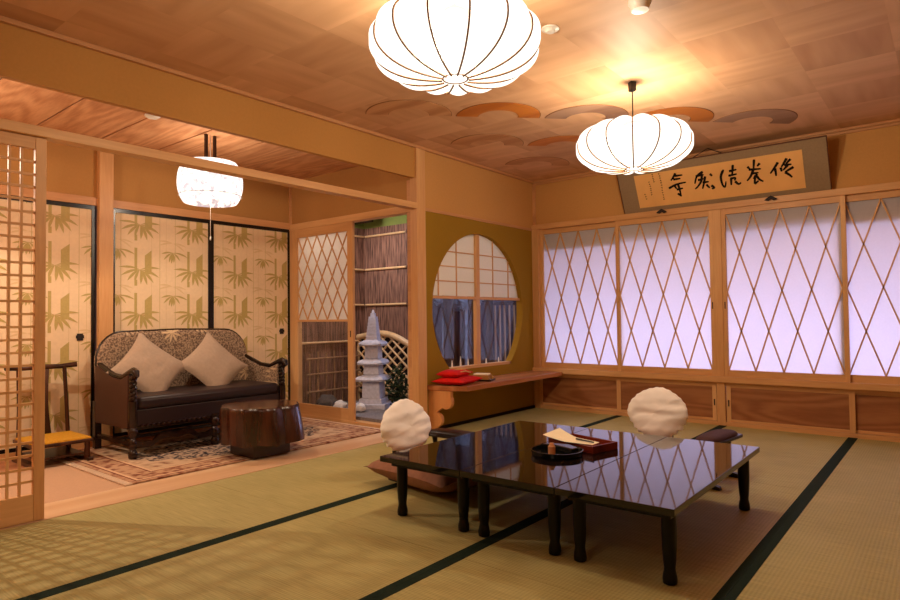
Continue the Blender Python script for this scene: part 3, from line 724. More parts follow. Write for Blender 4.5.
# ------------------------------------------------------------ lattice screen at the left
ls = thing('lattice_screen', 'sliding wooden lattice screen with small square openings at the far left', 'screen', (-0.012, -5.115, 0.0))
B().box(-.014, .014, 0.43, 0.478, 0.005, 1.886).obj('stile', 'hinoki_z', ls, bevel=.002)
B().box(-.014, .014, -0.478, -0.43, 0.005, 1.886).obj('stile', 'hinoki_z', ls, bevel=.002)
B().box(-.013, .013, -0.43, 0.43, 0.005, 0.135).obj('rail', 'hinoki_y', ls, bevel=.002)
B().box(-.013, .013, -0.43, 0.43, 1.826, 1.886).obj('rail', 'hinoki_y', ls, bevel=.002)
b = B(); nz_ = 27
for k in range(1, nz_): z = 0.135 + (1.826 - 0.135) * k / nz_; b.box(-.006, .006, -0.43, 0.43, z - .0058, z + .0058)
b.obj('slat', 'hinoki_y', ls)
b = B()
for k in range(1, 17): y = 0.425 - 0.050 * k; b.box(-.007, .005, y - .0058, y + .0058, 0.135, 1.826)
b.obj('upright', 'hinoki_z', ls)

# ------------------------------------------------------------ lamps
def pendant(x, y, zc, label, rmax=0.328):
    t = thing('pendant_lamp', label, 'lamp', (x, y, 0), math.radians(9), group='ribbed white pendant lamps on the main ceiling')
    NR = 14; bt, tp = 0.148, 0.13
    def prof(v_):                                    # v 0 bottom .. 1 top
        a = -PI / 2 + PI * v_; a = a * 0.97
        rr = rmax * max(0, math.cos(a)) ** 0.80; z = (bt if a < 0 else tp) * math.sin(a); return max(rr, 0.05), z
    def fn(u_, v_):
        rr, z = prof(v_); lob = abs(math.sin(NR * PI * u_)) ** 0.7; f = 1 + 0.075 * lob
        sag = -0.017 * lob * (1 if z < 0 else -1) * min(1, rr / rmax * 1.4)
        return (rr * f * math.cos(2 * PI * u_), rr * f * math.sin(2 * PI * u_), z + sag)
    B().grid(NR * 10, 30, lambda u_, v_: fn(u_, v_ * 0.965 + 0.012), close_u=True).obj('shade', 'shade_glow', t, smooth=True, loc=(0, 0, zc))
    for k in range(NR):
        a = 2 * PI * k / NR; pts = []
        for q_ in range(25):
            rr, z = prof(q_ / 24 * 0.965 + 0.012); pts.append(((rr * 1.035 + .003) * math.cos(a), (rr * 1.035 + .003) * math.sin(a), z * 1.02 - (.006 if z < 0 else -.003)))
        B().tube(pts, 0.0040, 6).obj('rib', 'rib_brown', t, smooth=True, loc=(0, 0, zc))
    B().lathe([(0.052, -.002), (0.054, 0.004), (0.0, 0.006)], 28, caps=False).lathe([(0.0, -.004), (0.048, -.004), (0.048, 0.0)], 28, caps=False).obj('bottom_disc', 'shade_glow', t, loc=(0, 0, zc - bt + .003))
    b = B()
    rg = [(0.052 * math.cos(2 * PI * k / 28), 0.052 * math.sin(2 * PI * k / 28), 0) for k in range(29)]
    b.tube(rg, 0.004, 6).obj('ring', 'rib_brown', t, smooth=True, loc=(0, 0, zc - bt))
    B().lathe([(0.045, 0), (0.045, 0.008), (0.012, 0.016), (0.012, .03)], 20, (0, 0, zc + tp - .005)).obj('cap', 'lamp_black', t)
    B().tube([(0, 0, zc + tp + .02), (0, 0, H - .05)], 0.004, 6).obj('cord', 'lamp_black', t)
    B().lathe([(0.016, 0), (0.024, 0.005), (0.026, 0.06)], 4, (0, 0, H - .06)).obj('ceiling_rose', 'lamp_black', t)
    lamp('pendant_bulb', 'POINT', (x, y, zc + .02), BULB, BULB_COL, 0.05)
    return t
pendant(1.975, -2.05, 2.035, 'ribbed white pendant lamp hanging near the calligraphy panel')
pendant(1.935, -3.782, 2.10, 'large ribbed white pendant lamp nearest the camera, cut by the photo top', 0.328)

al = thing('alcove_lamp', 'white drum pendant lamp hanging on two dark bars over the sofa', 'lamp', (-0.85, -3.27, 0))
def afn(u_, v_):
    a = -0.82 + 1.64 * v_; rr = 0.235 * math.cos(a) ** 0.55; return (rr * math.cos(2 * PI * u_), rr * math.sin(2 * PI * u_), 2.01 + 0.152 * math.sin(a) / math.sin(0.82))
B().grid(48, 16, afn, close_u=True).obj('shade', 'alcove_shade_glow', al, smooth=True)
B().lathe([(0.0, 2.162), (0.19, 2.162)], 40, caps=False).obj('shade_top', 'alcove_shade_glow', al)
rg = [(0.226 * math.cos(2 * PI * k / 40), 0.226 * math.sin(2 * PI * k / 40), 1.91) for k in range(41)]
B().tube(rg, 0.0018, 5).obj('seam_ring', 'grey_plastic', al)
for s_ in (-0.035, 0.035): box(-.010, .010, s_ - .010, s_ + .010, 2.16, HA).obj('hanging_bar', 'hang_bar', al)
B().tube([(0, 0, 2.16), (0.0, 0, HA)], 0.004, 6).obj('wire', 'cord_white', al)
B().tube([(0, 0, 1.60), (0, 0, 1.84)], 0.0018, 5).lathe([(0.003, 1.575), (0.006, 1.585), (0.003, 1.605)], 8).obj('pull_cord', 'cord_white', al)
bulb = lamp('alcove_bulb', 'POINT', (-0.85, -3.27, 1.97), 30, (1.0, 0.80, 0.60), 0.035)
al2 = copy_tree(al); al2.location = (-0.85, -5.10, 0.0); al2['label'] = 'second white drum pendant lamp in the alcove, behind the lattice screen'
lamp('alcove_bulb', 'POINT', (-0.85, -5.10, 1.93), 70, (1.0, 0.80, 0.60), 0.012)

# smoke detectors and sprinkler
o = B().lathe([(0.052, 0), (0.052, -.018), (0.044, -.03), (0.040, -.05), (0.0, -.052)], 32, (0, 0, 0)).obj('smoke_detector', 'white_plastic', smooth=True, loc=(2.41, -3.0, H)); tag(o, 'round white smoke detector on the veneer ceiling at the photo top', 'smoke detector')
o = B().lathe([(0.045, 0), (0.045, -.006), (0.03, -.010), (0.022, -.02), (0.0, -.022)], 28).obj('ceiling_sprinkler', 'white_plastic', smooth=True, loc=(1.95, -3.02, H)); tag(o, 'small flat white sprinkler cap between the two pendant lamps', 'sprinkler')
o = B().lathe([(0.050, 0), (0.050, -.012), (0.035, -.022), (0.0, -.024)], 28).obj('smoke_detector', 'white_plastic', smooth=True, loc=(-0.72, -3.77, HA - .004)); tag(o, 'white disc detector on the wooden alcove ceiling', 'smoke detector')

# ------------------------------------------------------------ calligraphy panel
BIG = [[(2.419,0.293),(2.389,0.252),(2.353,0.208)],[(2.391,0.246),(2.394,0.215),(2.394,0.181)],[(2.434,0.247),(2.439,0.211)],[(2.485,0.315),(2.462,0.281),(2.439,0.249)],[(2.512,0.305),(2.475,0.271)],[(2.459,0.264),(2.515,0.26)],[(2.489,0.261),(2.449,0.22)],[(2.527,0.236),(2.487,0.217),(2.461,0.203)],[(2.461,0.203),(2.491,0.176),(2.509,0.152)],[(2.246,0.347),(2.233,0.267)],[(2.188,0.294),(2.205,0.27)],[(2.285,0.308),(2.262,0.285)],[(2.194,0.267),(2.289,0.26)],[(2.233,0.267),(2.204,0.21),(2.17,0.173)],[(2.213,0.231),(2.267,0.23)],[(2.256,0.221),(2.221,0.184)],[(2.239,0.213),(2.225,0.139)],[(2.225,0.139),(2.26,0.162)],[(2.25,0.203),(2.267,0.172),(2.295,0.15)],[(1.999,0.3),(1.97,0.245),(1.972,0.176),(1.99,0.147),(2.005,0.196)],[(2.078,0.329),(2.061,0.241)],[(2.04,0.279),(2.102,0.284)],[(2.03,0.24),(2.1,0.246)],[(2.049,0.213),(2.043,0.155)],[(2.041,0.212),(2.081,0.214),(2.074,0.191)],[(2.077,0.185),(2.101,0.157),(2.123,0.167)],[(1.829,0.31),(1.774,0.277),(1.746,0.212)],[(1.762,0.278),(1.833,0.282)],[(1.776,0.24),(1.825,0.247)],[(1.818,0.301),(1.806,0.235),(1.773,0.189),(1.74,0.163)],[(1.842,0.266),(1.822,0.203),(1.804,0.157)],[(1.884,0.282),(1.9,0.259)],[(1.812,0.213),(1.866,0.214)],[(1.841,0.192),(1.865,0.156)],[(1.881,0.178),(1.902,0.154),(1.881,0.146)],[(1.595,0.333),(1.568,0.298),(1.543,0.272)],[(1.583,0.309),(1.653,0.308)],[(1.565,0.279),(1.632,0.279)],[(1.513,0.203),(1.59,0.231),(1.674,0.238)],[(1.599,0.236),(1.607,0.18),(1.609,0.119)],[(1.58,0.182),(1.639,0.187)],[(1.584,0.146),(1.615,0.115)],[(1.568,0.221),(1.581,0.19)]]
SM = [[(1.447,0.353),(1.452,0.303),(1.453,0.247),(1.451,0.191),(1.451,0.135),(1.454,0.092)],[(1.386,0.355),(1.388,0.31),(1.394,0.269)],[(1.345,0.288),(1.347,0.24),(1.347,0.195),(1.349,0.147)],[(1.284,0.179),(1.289,0.146),(1.298,0.113)]]
sc = thing('calligraphy_panel', 'framed horizontal calligraphy panel leaning out above the shoji windows', 'calligraphy panel', (1.912, -0.036, 1.944))
sc.rotation_euler = (math.radians(26), 0, 0)
W2, HH = 0.8555, 0.437
box(-W2, W2, -0.004, 0.010, 0, HH).obj('mount', 'scroll_cloth', sc)
B().box(-W2 - .006, -W2, -.009, .014, -.006, HH + .006).box(W2, W2 + .006, -.009, .014, -.006, HH + .006).box(-W2, W2, -.009, .014, -.006, 0).box(-W2, W2, -.009, .014, HH, HH + .006).obj('frame', 'scroll_rim', sc)
px = 1.912
pp = box(-0.700, 0.685, -.006, -.004, 0.050, 0.366).obj('paper', 'scroll_paper', sc)
def stroke(b, pts, w0, w1, y):
    pts = [Vector((a - px, 0, c - 0.0)) for a, c in pts]; out = []
    for i in range(len(pts) - 1):
        for k in range(6): 
            t = k / 6; p0 = pts[max(i - 1, 0)]; p1 = pts[i]; p2 = pts[i + 1]; p3 = pts[min(i + 2, len(pts) - 1)]
            out.append(0.5 * ((2 * p1) + (p2 - p0) * t + (2 * p0 - 5 * p1 + 4 * p2 - p3) * t * t + (3 * p1 - p0 - 3 * p2 + p3) * t ** 3))
    out.append(pts[-1]); n = len(out); vs = []
    for i, p in enumerate(out):
        t = (out[min(i + 1, n - 1)] - out[max(i - 1, 0)]); t = t.normalized() if t.length > 0 else Vector((1, 0, 0)); nn = Vector((-t.z, 0, t.x))
        f = i / (n - 1); ww = (w0 * (1 - f) + w1 * f) * (1 if 0.08 < f < 0.92 else 0.65)
        vs += [p + nn * ww / 2 + Vector((0, y, 0)), p - nn * ww / 2 + Vector((0, y, 0))]
    b.add(vs, [(2 * i, 2 * i + 1, 2 * i + 3, 2 * i + 2) for i in range(n - 1)])
b = B()
for i, s_ in enumerate(BIG): stroke(b, s_, 0.023, 0.013, -.0066 - .00001 * i)
b.obj('brush_writing', 'ink', pp)
b = B(); rn = random.Random(4)
for cidx, s_ in enumerate(SM):
    n = {0: 12, 1: 5, 2: 7, 3: 3}[cidx]
    for k in range(n):
        f = k / n * (len(s_) - 1); i = int(f); t = f - i; x = s_[i][0] * (1 - t) + s_[i + 1][0] * t; z = s_[i][1] * (1 - t) + s_[i + 1][1] * t
        stroke(b, [(x - .007, z + rn.uniform(-.003, .003)), (x + .008, z + rn.uniform(-.003, .004))], .0045, .0035, -.0066)
        stroke(b, [(x + rn.uniform(-.004, .004), z + .006), (x + rn.uniform(-.005, .005), z - .009)], .0045, .0035, -.0067)
b.obj('small_writing', 'ink_brown', pp)
# hanging cord
B().tube([(-0.16, 0.02, HH), (-0.045, 0.10, HH + .045), (0.09, 0.02, HH)], 0.004, 6).obj('hanging_cord', 'hang_bar', sc)
for k, x in enumerate((1.42, 2.34)):
    b = B().prism([(-.05, -.012), (-.02, -.020), (0.0, -.008), (.02, -.020), (.05, -.012), (.028, .006), (.0, .022), (-.028, .006)], lambda a, c: (a, -.012, c), lambda a, c: (a, 0.0, c)); b.box(-.008, .008, -0.0, 0.03, -.005, .012)
    tag(b.obj('panel_hook', 'iron_dark', loc=(x, -0.066, 1.934)), 'small dark winged hook holding the %s lower edge of the calligraphy panel' % ('left' if k == 0 else 'right'), 'hook', 'hooks under the calligraphy panel')

# ------------------------------------------------------------ low tables
def make_table(x0, x1, label):
    y0, y1, zt = -3.62, -2.35, 0.300; cx, cy_ = (x0 + x1) / 2, (y0 + y1) / 2 - (2.724 - (x0 + x1) / 2) * .0105; hx, hy = (x1 - x0) / 2, (y1 - y0) / 2
    t = thing('low_table', label, 'table', (cx + .003, cy_ + .014, 0), math.radians(0.6), group='three black lacquer low tables pushed together')
    box(-hx, hx, -hy, hy, zt - .026, zt).obj('tabletop', 'table_lacquer', t, bevel=.002)
    B().box(-hx + .03, hx - .03, -hy + .05, -hy + .07, zt - .052, zt - .0265).box(-hx + .03, hx - .03, hy - .07, hy - .05, zt - .052, zt - .0265).box(-hx + .03, -hx + .045, -hy + .07, hy - .07, zt - .052, zt - .0265).box(hx - .045, hx - .03, -hy + .07, hy - .07, zt - .052, zt - .0265).obj('apron', 'table_side', t)
    pr = [(0.018, 0), (0.025, 0.004), (0.0265, 0.018), (0.025, 0.032), (0.021, 0.05), (0.0205, 0.06), (0.0235, 0.085), (0.026, 0.13), (0.027, 0.18), (0.027, 0.235), (0.025, zt - .027)]
    for sx in (-1, 1):
        for sy in (-1, 1): B().lathe(pr, 20, (sx * (hx - .055), sy * (hy - .10), 0)).obj('leg', 'table_side', t, smooth=True)
    return t
make_table(1.300, 1.789, 'black lacquer low table at the left end of the joined row')
make_table(1.792, 2.256, 'black lacquer low table in the middle of the joined row, holding the trays')
make_table(2.259, 2.724, 'black lacquer low table at the right end of the joined row')

# round black tray with dishes
ZT = 0.3003
rt = thing('round_tray', 'round black lacquer tray holding small things on the middle low table', 'tray', (1.985, -3.085, ZT))
B().lathe([(0.105, 0), (0.122, 0.004), (0.126, 0.026), (0.121, 0.026), (0.116, 0.008), (0.0, 0.007)], 44, caps=False).obj('tray_bowl', 'black_tray', rt, smooth=True)
B().prism([(-.10, .0), (-.085, .045), (0.02, .075), (.095, .03), (.085, -.015), (-.02, .02)], lambda a, c: (a, c + .01, .012), lambda a, c: (a, c + .01, .038)).obj('lid', 'black_tray', rt, bevel=.004)
o = B().lathe([(0.017, 0), (0.0175, 0.04), (0.012, 0.046), (0.010, 0.056), (0.0, 0.058)], 20).obj('wooden_cup', 'cup_wood', smooth=True, loc=(1.985, -3.135, ZT + .0075)); tag(o, 'small pale wooden cylinder with a knob standing in the round black tray', 'container')
# stationery tray
st = thing('letter_tray', 'reddish brown rectangular letter tray on the middle low table', 'tray', (2.00, -2.85, ZT), math.radians(-14))
b = B().box(-.15, .15, -.095, .095, 0, .006).box(-.15, -.142, -.095, .095, .006, .036).box(.142, .15, -.095, .095, .006, .036).box(-.142, .142, -.095, -.087, .006, .036).box(-.142, .142, .087, .095, .006, .036)
b.obj('tray_frame', 'tray_wood', st, bevel=.002)
b = B().grid(2, 12, lambda u_, v_: (1.84 + 0.27 * v_, -2.885 + .11 * (u_ - .5) * (1.6 - .9 * v_) - 0.035 * v_, ZT + .040 + 0.06 * max(0, .45 - v_) ** 1.2 * (1 + .4 * u_)))
b.grid(2, 12, lambda u_, v_: (1.84 + 0.27 * v_, -2.885 + .11 * (u_ - .5) * (1.6 - .9 * v_) - 0.035 * v_, ZT + .039 + 0.06 * max(0, .45 - v_) ** 1.2 * (1 + .4 * u_)))
tag(b.obj('folded_paper', 'paper_cream'), 'cream folded paper curling up out of the letter tray', 'paper')
b = B().tube([(1.995, -2.905, ZT + .048), (2.105, -2.935, ZT + .048)], [0.005, 0.004], 8); tag(b.obj('pen', 'pen_dark', smooth=True), 'dark pen lying on the cream paper in the letter tray', 'pen')

# ------------------------------------------------------------ floor seats
def pillow_mesh(hx, hy, t, seed, pinch=0.10, nseg=26, corner=0.06):
    b = B()
    def side(sg):
        def fn(u_, v_):
            a, c = 2 * u_ - 1, 2 * v_ - 1
            prof = max(0, (1 - abs(a) ** 3.2)) ** 0.55 * max(0, (1 - abs(c) ** 3.2)) ** 0.55
            inx = 1 - pinch * (1 - c * c) ; iny = 1 - pinch * (1 - a * a)
            ex = 1 + corner * (abs(a * c)) ** 3
            wr = 0.06 * noise.noise(Vector((a * 2.2, c * 2.2, seed))) + 0.03 * noise.noise(Vector((a * 6, c * 6, seed + 5)))
            return (a * hx * (inx if abs(a) > .0 else 1) * ex, c * hy * iny * ex, sg * t * prof * (1 + wr * 2.2))
        return fn
    b.grid(nseg, nseg, side(1)); b.grid(nseg, nseg, side(-1))
    return b
def seat(x, y, rz, label, label_seat, lab3, seed, cz_, rx=0.195, rzv=0.165):
    # floor chair: hidden frame, fabric covered back, thick cushion
    t = thing('floor_chair', label, 'floor chair', (x, y, 0), rz, group='legless floor chairs at the low tables')
    B().box(-.16, .16, -.18, .20, 0.0, 0.018).box(-.10, .10, -.215, -.20, 0.018, cz_ - .02).box(-.10, .10, -.215, -.165, 0.0, .02).obj('frame', 'armrest_wood', t, bevel=.004)
    b = B()
    def fn(u_, v_):
        a = 2 * PI * u_; s2 = (2 * v_ - 1) * .999; rr = math.cos(PI / 2 * s2)
        X_, Z_ = rr * math.cos(a), rr * math.sin(a); Y_ = math.copysign(max(0, 1 - rr ** 3) ** .6, s2)
        wr = noise.noise(Vector((X_ * 1.8 + .3, Y_ * .3 + .4, Z_ * 2.6 + seed))) * 0.05 + noise.noise(Vector((X_ * 3, Y_ * .3, Z_ * 6 + seed))) * 0.025
        edge = rr; ruff = 0.03 * math.sin(a * 26 + 3 * noise.noise(Vector((a, seed, 0)))) * (edge ** 30) * (1.5 if Z_ < -.3 else .4) - 0.05 * abs(math.sin(2 * a)) ** 1.5 + .03
        k = 1 + wr * .45 + ruff
        return (X_ * rx * k, Y_ * 0.055 + 0.015 * noise.noise(Vector((X_ * 1.6 + Z_ + .35, Z_ * 3.5 + .6, seed))) + 0.004 * noise.noise(Vector((X_ * 5 + .4, Z_ * 7 + X_ * 2 + .7, seed))), Z_ * rzv * k)
    b.grid(110, 30, fn, close_u=True)
    o = b.obj('backrest_cover', 'cloth_white', t, smooth=True, loc=(0, -0.20, cz_)); o.rotation_euler = (math.radians(9), 0, 0)
    o['label'] = 'gathered white cloth cover'
    c = pillow_mesh(0.31, 0.31, 0.105, seed + 3, pinch=.05, corner=.08).obj('floor_cushion', 'zabuton_brown', smooth=True, loc=(x, y, 0.1))
    c.rotation_euler = (0, 0, rz)
    c.location = Vector((x, y, 0.108)) + Matrix.Rotation(rz, 3, 'Z') @ Vector((0, 0.14, 0))
    tag(c, label_seat, 'cushion', 'brown floor cushions of the floor chairs')
    return t
seat(1.03, -2.95, math.radians(-97), 'legless floor chair with a white covered back left of the low tables', 'plump brown floor cushion left of the low tables, corner pointing at the sofa', '', 2.37, 0.295)
seat(1.98, -1.98, math.radians(178), 'legless floor chair with a white covered back between the low tables and the window', 'brown floor cushion mostly hidden behind the low tables', '', 5.61, 0.335)

def armrest(x, y, rz, label, pad):
    t = thing('armrest_stand', label, 'armrest', (x, y, 0), rz, group='low standing armrests beside the floor chairs')
    b = B().prism([(-.21, -.07), (.21, -.07), (.225, -.03), (.225, .03), (.21, .07), (-.21, .07), (-.225, .03), (-.225, -.03)], lambda a, c: (a, c, .235), lambda a, c: (a, c, .255)); b.obj('top_board', 'armrest_wood', t, bevel=.005)
    def fn(u_, v_):
        a, e = 2 * PI * u_, PI / 2 * v_; rr = math.cos(e) ** .4
        return (0.205 * rr * math.copysign(abs(math.cos(a)) ** .5, math.cos(a)), 0.068 * rr * math.copysign(abs(math.sin(a)) ** .7, math.sin(a)), .256 + .030 * math.sin(e))
    B().grid(40, 8, fn, close_u=True).obj('pad', pad, t, smooth=True)
    for s_ in (-1, 1):
        B().tube([(s_ * .16, 0, .235), (s_ * .155, 0, .15), (s_ * .165, 0, .05), (s_ * .17, 0, .02)], [.02, .013, .014, .018], 10).obj('leg', 'armrest_wood', t, smooth=True)
        B().prism([(-.085, 0), (.085, 0), (.078, .018), (.03, .028), (-.03, .028), (-.078, .018)], lambda a, c: (s_ * .17 - .018, a, c), lambda a, c: (s_ * .17 + .018, a, c)).obj('foot', 'armrest_wood', t, bevel=.003)
    return t
armrest(0.97, -2.62, math.radians(2), 'dark low armrest stand beside the left floor chair', 'armrest_wood').scale = (1, 1, .84)
armrest(2.41, -1.97, math.radians(84), 'dark low armrest stand with purplish brown pad right of the far floor chair', 'armrest_pad')

# ------------------------------------------------------------ sofa
sf = thing('sofa', 'dark carved wooden settee with brocade back and twisted posts', 'sofa', (-1.28, -3.16, 0.0096))
yl, yr, xf, xb = -0.62, 0.62, 0.31, -0.34
# back
def backpoly():
    P = [(yl - .02, .36), (yr + .02, .36), (yr + .02, .62)]
    for k in range(9): a = PI / 2 * k / 8; P.append((yr + .02 - 0.20 * (1 - math.cos(a)), .65 + .225 * math.sin(a)))
    P.append((0, .885))
    for k in range(9): a = PI / 2 * (1 - k / 8); P.append((yl - .02 + 0.20 * (1 - math.cos(a)), .65 + .225 * math.sin(a)))
    P.append((yl - .02, .62)); return P
B().prism(backpoly(), lambda a, c: (-.30 - .12 * (c - .36), a, c), lambda a, c: (-.20 - .12 * (c - .36), a, c)).obj('backrest', 'brocade', sf, bevel=.025, smooth=True)
b = B(); pts = [( -.235 - .12 * (c - .36), a, c + .004) for a, c in backpoly()[2:]]
b.tube(pts, .009, 8).obj('back_piping', 'dark_carved', sf, smooth=True)
B().box(-.22, xf, yl + .03, yr - .03, .335, .425).obj('seat', 'leather_dark', sf, bevel=.03, smooth=True)
B().box(-.24, xf - .01, yl + .02, yr - .02, .225, .335).obj('seat_frame', 'leather_dark', sf, bevel=.006)
b = B()
for k in range(30):
    y = yl + .06 + k * (yr - yl - .12) / 29; b.lathe([(0, -.013), (.010, -.009), (.0135, 0), (.010, .009), (0, .013)], 8, (xf - .005, y, .222), caps=False)
b.obj('carved_beading', 'dark_carved', sf, smooth=True)
B().box(-.24, xf - .02, yl + .02, yr - .02, .195, .225).obj('seat_rail', 'dark_carved', sf)
# arms
for s_, yy in ((-1, yl), (1, yr)):
    mt_ = 'side_leather' if s_ < 0 else 'brocade'
    P = [(-.30, .20), (xf - .05, .20), (xf - .04, .585), (.14, .545), (0.0, .555), (-.16, .60), (-.29, .64)]
    B().prism(P, lambda a, c: (a, yy - .022, c), lambda a, c: (a, yy + .022, c)).obj('side_panel', mt_, sf, bevel=.008, label='dark leather side panel' if s_ < 0 else 'grey brocade side panel')
    pts = [(-.30, yy, .655), (-.16, yy, .612), (0.0, yy, .568), (.14, yy, .560), (.24, yy, .592), (.31, yy, .612), (.345, yy, .603), (.352, yy, .578), (.335, yy, .565)]
    B().tube(pts, [.016, .018, .018, .020, .024, .027, .025, .020, .012], 10).obj('armrest', 'dark_carved', sf, smooth=True)
    # twisted front post
    b = B(); n = 48
    for st_ in range(2):
        pts = [(xf - .01 + .012 * math.cos(2 * PI * 3.2 * k / n + st_ * PI), yy + .012 * math.sin(2 * PI * 3.2 * k / n + st_ * PI), .40 + .185 * k / n) for k in range(n + 1)]
        b.tube(pts, .015, 8)
    b.obj('twisted_post', 'dark_carved', sf, smooth=True)
for yy in (yl, 0.0, yr):
    pr = [(.024, 0), (.030, .01), (.030, .045), (.018, .06), (.026, .075), (.026, .125), (.016, .14), (.030, .17), (.034, .19), (.020, .215), (.030, .235), (.030, .40 if yy else .24)]
    B().lathe(pr, 14, (xf - .01, yy, 0)).obj('leg', 'dark_carved', sf, smooth=True)
for yy in (yl, yr): box(-.325, -.275, yy - .024, yy + .024, 0, .36).obj('leg', 'dark_carved', sf, bevel=.004)
b = B()
for hb in (0, 1):
    y0_ = yl + .02 if hb == 0 else 0.02; y1_ = -.02 if hb == 0 else yr - .02; P = []; Q = []
    for k in range(25):
        t = k / 24; y = y0_ + (y1_ - y0_) * t; c = .085 + .045 * math.sin(PI * t) ** 2 + .012 * math.cos(6 * PI * t); P.append((y, c + .022 + .006 * math.cos(14 * PI * t))); Q.append((y, c - .016))
    b.prism(P + Q[::-1], lambda a, c: (xf - .03, a, c), lambda a, c: (xf + .005, a, c))
b.obj('carved_stretcher', 'dark_carved', sf)
B().box(-.28, xf - .03, yl - .014, yl + .014, .085, .115).box(-.28, xf - .03, yr - .014, yr + .014, .085, .115).box(-.01, .02, yl + .014, yr - .014, .088, .110).obj('stretcher', 'dark_carved', sf)
# throw cushions (standing on a corner)
def throw(y, z, x, tilt, rr, label, seed):
    o = pillow_mesh(0.213, 0.213, 0.06, seed, pinch=.07, corner=.08).obj('throw_cushion', 'cushion_cream', smooth=True, loc=(x, y, z))
    o.rotation_euler = (Matrix.Rotation(math.radians(90 - tilt), 3, 'Y') @ Matrix.Rotation(math.radians(45 + rr), 3, 'Z')).to_euler()
    tag(o, label, 'cushion', 'cream throw cushions standing on the sofa')
throw(-3.49, 0.605, -1.35, 27, 2, 'left cream square throw cushion standing on its corner on the sofa', 31)
throw(-2.96, 0.595, -1.34, 27, -5, 'right cream square throw cushion standing on its corner on the sofa', 47)

# ------------------------------------------------------------ stump table
sp_ = thing('stump_table', 'glossy reddish tree stump coffee table on a dark block in front of the sofa', 'table', (-0.42, -3.13, 0.0))
box(-.15, .15, -.15, .15, 0.010, 0.115).obj('base_block', 'dark_carved', sp_, bevel=.004)
def srad(a, z):
    d = Vector((math.cos(a), math.sin(a), 0))
    r_ = 0.275 + 0.022 * noise.noise(d * 1.3 + Vector((3, 1, 0))) + 0.020 * noise.noise(d * 3.5 + Vector((0, 4, z * .6))) - 0.022 * max(0, math.sin(a * 4 + 1.2 + z)) ** 6
    r_ += 0.05 * max(0, math.cos(a - 0.9)) * (0.36 - z) / .26
    return r_ - 0.015 * ((z - .10) / .26 - .6) ** 2
def sfn(u_, v_):
    a = 2 * PI * u_; z = .105 + .255 * v_; r_ = srad(a, z)
    if v_ > .96: r_ -= .008
    return (r_ * math.cos(a), r_ * math.sin(a), z + .014 * noise.noise(Vector((math.cos(a) * 2, math.sin(a) * 2, 7))) * (1 - v_))
b = B().grid(96, 18, sfn, close_u=True)
b.grid(96, 2, lambda u_, v_: (v_ * sfn(u_, 0)[0], v_ * sfn(u_, 0)[1], .118), close_u=True)
b.obj('trunk', 'stump_wood', sp_, smooth=True)
B().grid(96, 6, lambda u_, v_: (max(.001, v_) * sfn(u_, 1)[0], max(.001, v_) * sfn(u_, 1)[1], .3605 + (.002 if v_ < .95 else -.0)), close_u=True).obj('tabletop', 'stump_top', sp_, smooth=True)

# ------------------------------------------------------------ rug
rg_ = thing('rug', 'patterned beige and red oriental rug with pale fringe under the sofa', 'rug', (-0.98, -3.01, 0.0))
b = B(); X0, X1, Y0, Y1 = -.66, .66, -1.06, 1.06
b.box(X0, X1, Y0, Y1, 0.0, 0.008, 1)
for ins, mi in ((.03, 2), (.04, 3), (.06, 1), (.19, 2), (.20, 3), (.22, 0)):
    z = .0081 + ins * .004; b.add([(X0 + ins, Y0 + ins, z), (X1 - ins, Y0 + ins, z), (X1 - ins, Y1 - ins, z), (X0 + ins, Y1 - ins, z)], [(0, 1, 2, 3)], mi)
n = 64; vs = [(0.02 + (.40 + .03 * math.cos(16 * 2 * PI * k / n)) * math.cos(2 * PI * k / n), (.76 + .03 * math.cos(16 * 2 * PI * k / n)) * math.sin(2 * PI * k / n), .0094) for k in range(n)]
b.add(vs, [tuple(range(n))], 4)
b.obj('pile', ['rug_field', 'rug_border', 'rug_line', 'rug_pale', 'rug_medallion'], rg_)
for s_ in (-1, 1):
    b = B(); yb_ = s_ * 1.06
    for k in range(95):
        x = X0 + .007 + k * (X1 - X0 - .014) / 94; b.box(x - .005, x + .005, min(yb_, yb_ + s_ * .045), max(yb_, yb_ + s_ * .045), 0.0, .005 + .001 * (k % 2))
    b.obj('fringe', 'fringe', rg_)

# ------------------------------------------------------------ low chair on the left
ch = thing('low_chair', 'low dark wooden chair with yellow woven seat behind the lattice screen', 'chair', (-1.40, -4.135, 0.0))
B().box(-.20, .20, -.185, .185, .135, .158).obj('seat_frame', 'chair_wood', ch, bevel=.005)
B().box(-.185, .195, -.175, .175, .150, .172).obj('woven_seat', 'yellow_weave', ch, bevel=.01)
for sx in (-1, 1):
    for sy in (-1, 1): B().lathe([(.016, .03), (.020, .05), (.016, .10), (.018, .136)], 10, (sx * .17, sy * .155, 0)).obj('leg', 'chair_wood', ch, smooth=True)
for sy in (-1, 1): box(-.24, .22, sy * .16 - .02, sy * .16 + .02, 0, .032).obj('runner', 'chair_wood', ch, bevel=.006)
B().box(-.18, .17, -.14, .14, .05, .064).obj('stretcher', 'chair_wood', ch)
for sy in (-1, 1): B().tube([(-.18, sy * .155, .15), (-.19, sy * .15, .35), (-.225, sy * .145, .64)], [.015, .013, .014], 10).obj('back_post', 'chair_wood', ch, smooth=True)
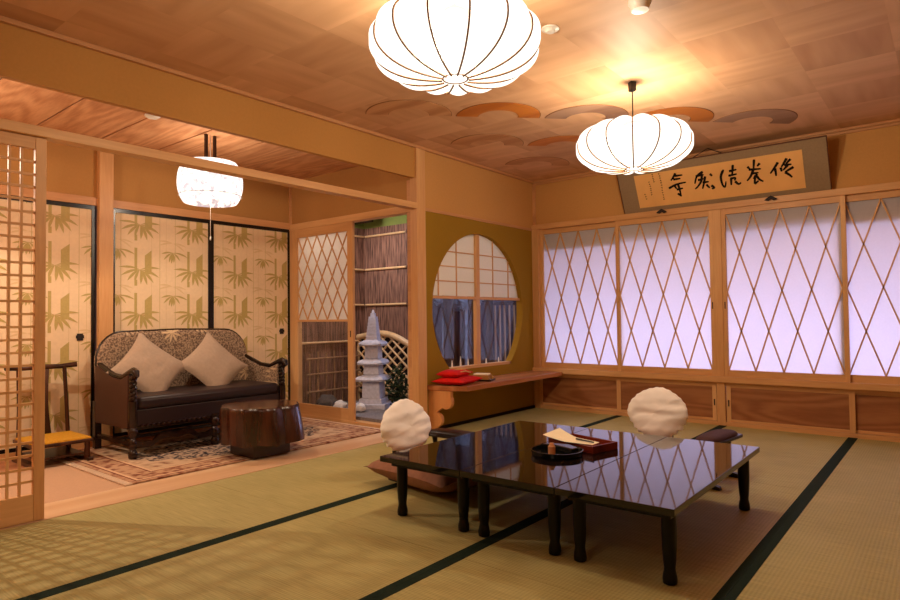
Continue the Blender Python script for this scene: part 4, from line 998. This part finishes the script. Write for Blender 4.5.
B().grid(2, 10, lambda u_, v_: (-.185 - .05 * v_ ** 2, (u_ - .5) * (.10 - .035 * math.sin(PI * v_)), .165 + .47 * v_)).grid(2, 10, lambda u_, v_: (-.20 - .05 * v_ ** 2, (u_ - .5) * (.10 - .035 * math.sin(PI * v_)), .165 + .47 * v_)).obj('splat', 'chair_wood', ch)
B().tube([(-.215, -.225, .655), (-.235, -.12, .645), (-.245, 0, .648), (-.235, .12, .645), (-.215, .225, .655)], [.020, .017, .019, .017, .020], 10).obj('crest_rail', 'chair_wood', ch, smooth=True)

# ------------------------------------------------------------ things on the wall shelf
rb = thing('red_cloth_bundle', 'bright red folded cloth bundle with gold pattern on the shelf under the round window', 'cloth bundle', (0.17, -1.565, 0.400), math.radians(12))
b = pillow_mesh(0.14, 0.20, 0.036, 61, pinch=.03, corner=.05).obj('lower_fold', 'red_cloth', rb, smooth=True, loc=(0, 0, .034))
b = pillow_mesh(0.10, 0.15, 0.034, 71, pinch=.05, corner=.05).obj('upper_fold', 'red_cloth', rb, smooth=True, loc=(-.02, -.02, .092))
b = B()
for P in ([(-.02, -.10, .088), (.03, -.04, .103), (.05, .03, .098), (.03, .09, .085)], [(-.07, -.07, .090), (-.04, .0, .104), (.0, .05, .103)], [(.06, -.08, .082), (.075, .0, .085), (.09, .06, .070)]): b.tube([(x_, y_, z_ + .026) for x_, y_, z_ in P], .006, 6)
b.obj('gold_cord', 'gold_trim', rb, smooth=True)
bk = thing('booklet_stack', 'tan and cream booklets with straps lying beside the red bundle', 'booklet', (0.19, -1.22, 0.400), math.radians(20))
box(-.09, .09, -.085, .085, 0, .014).obj('lower_booklet', 'pen_dark', bk, bevel=.002)
box(-.085, .07, -.08, .03, .0145, .055).obj('upper_booklet', 'tan_book', bk, bevel=.002)
box(-.07, .06, -.075, .02, .0555, .066).obj('cover_sheet', 'paper_cream', bk)
B().box(.0, .08, .035, .055, .0145, .040).box(-.03, .06, .060, .080, .0145, .034).obj('gold_strap', 'gold_trim', bk, bevel=.002)
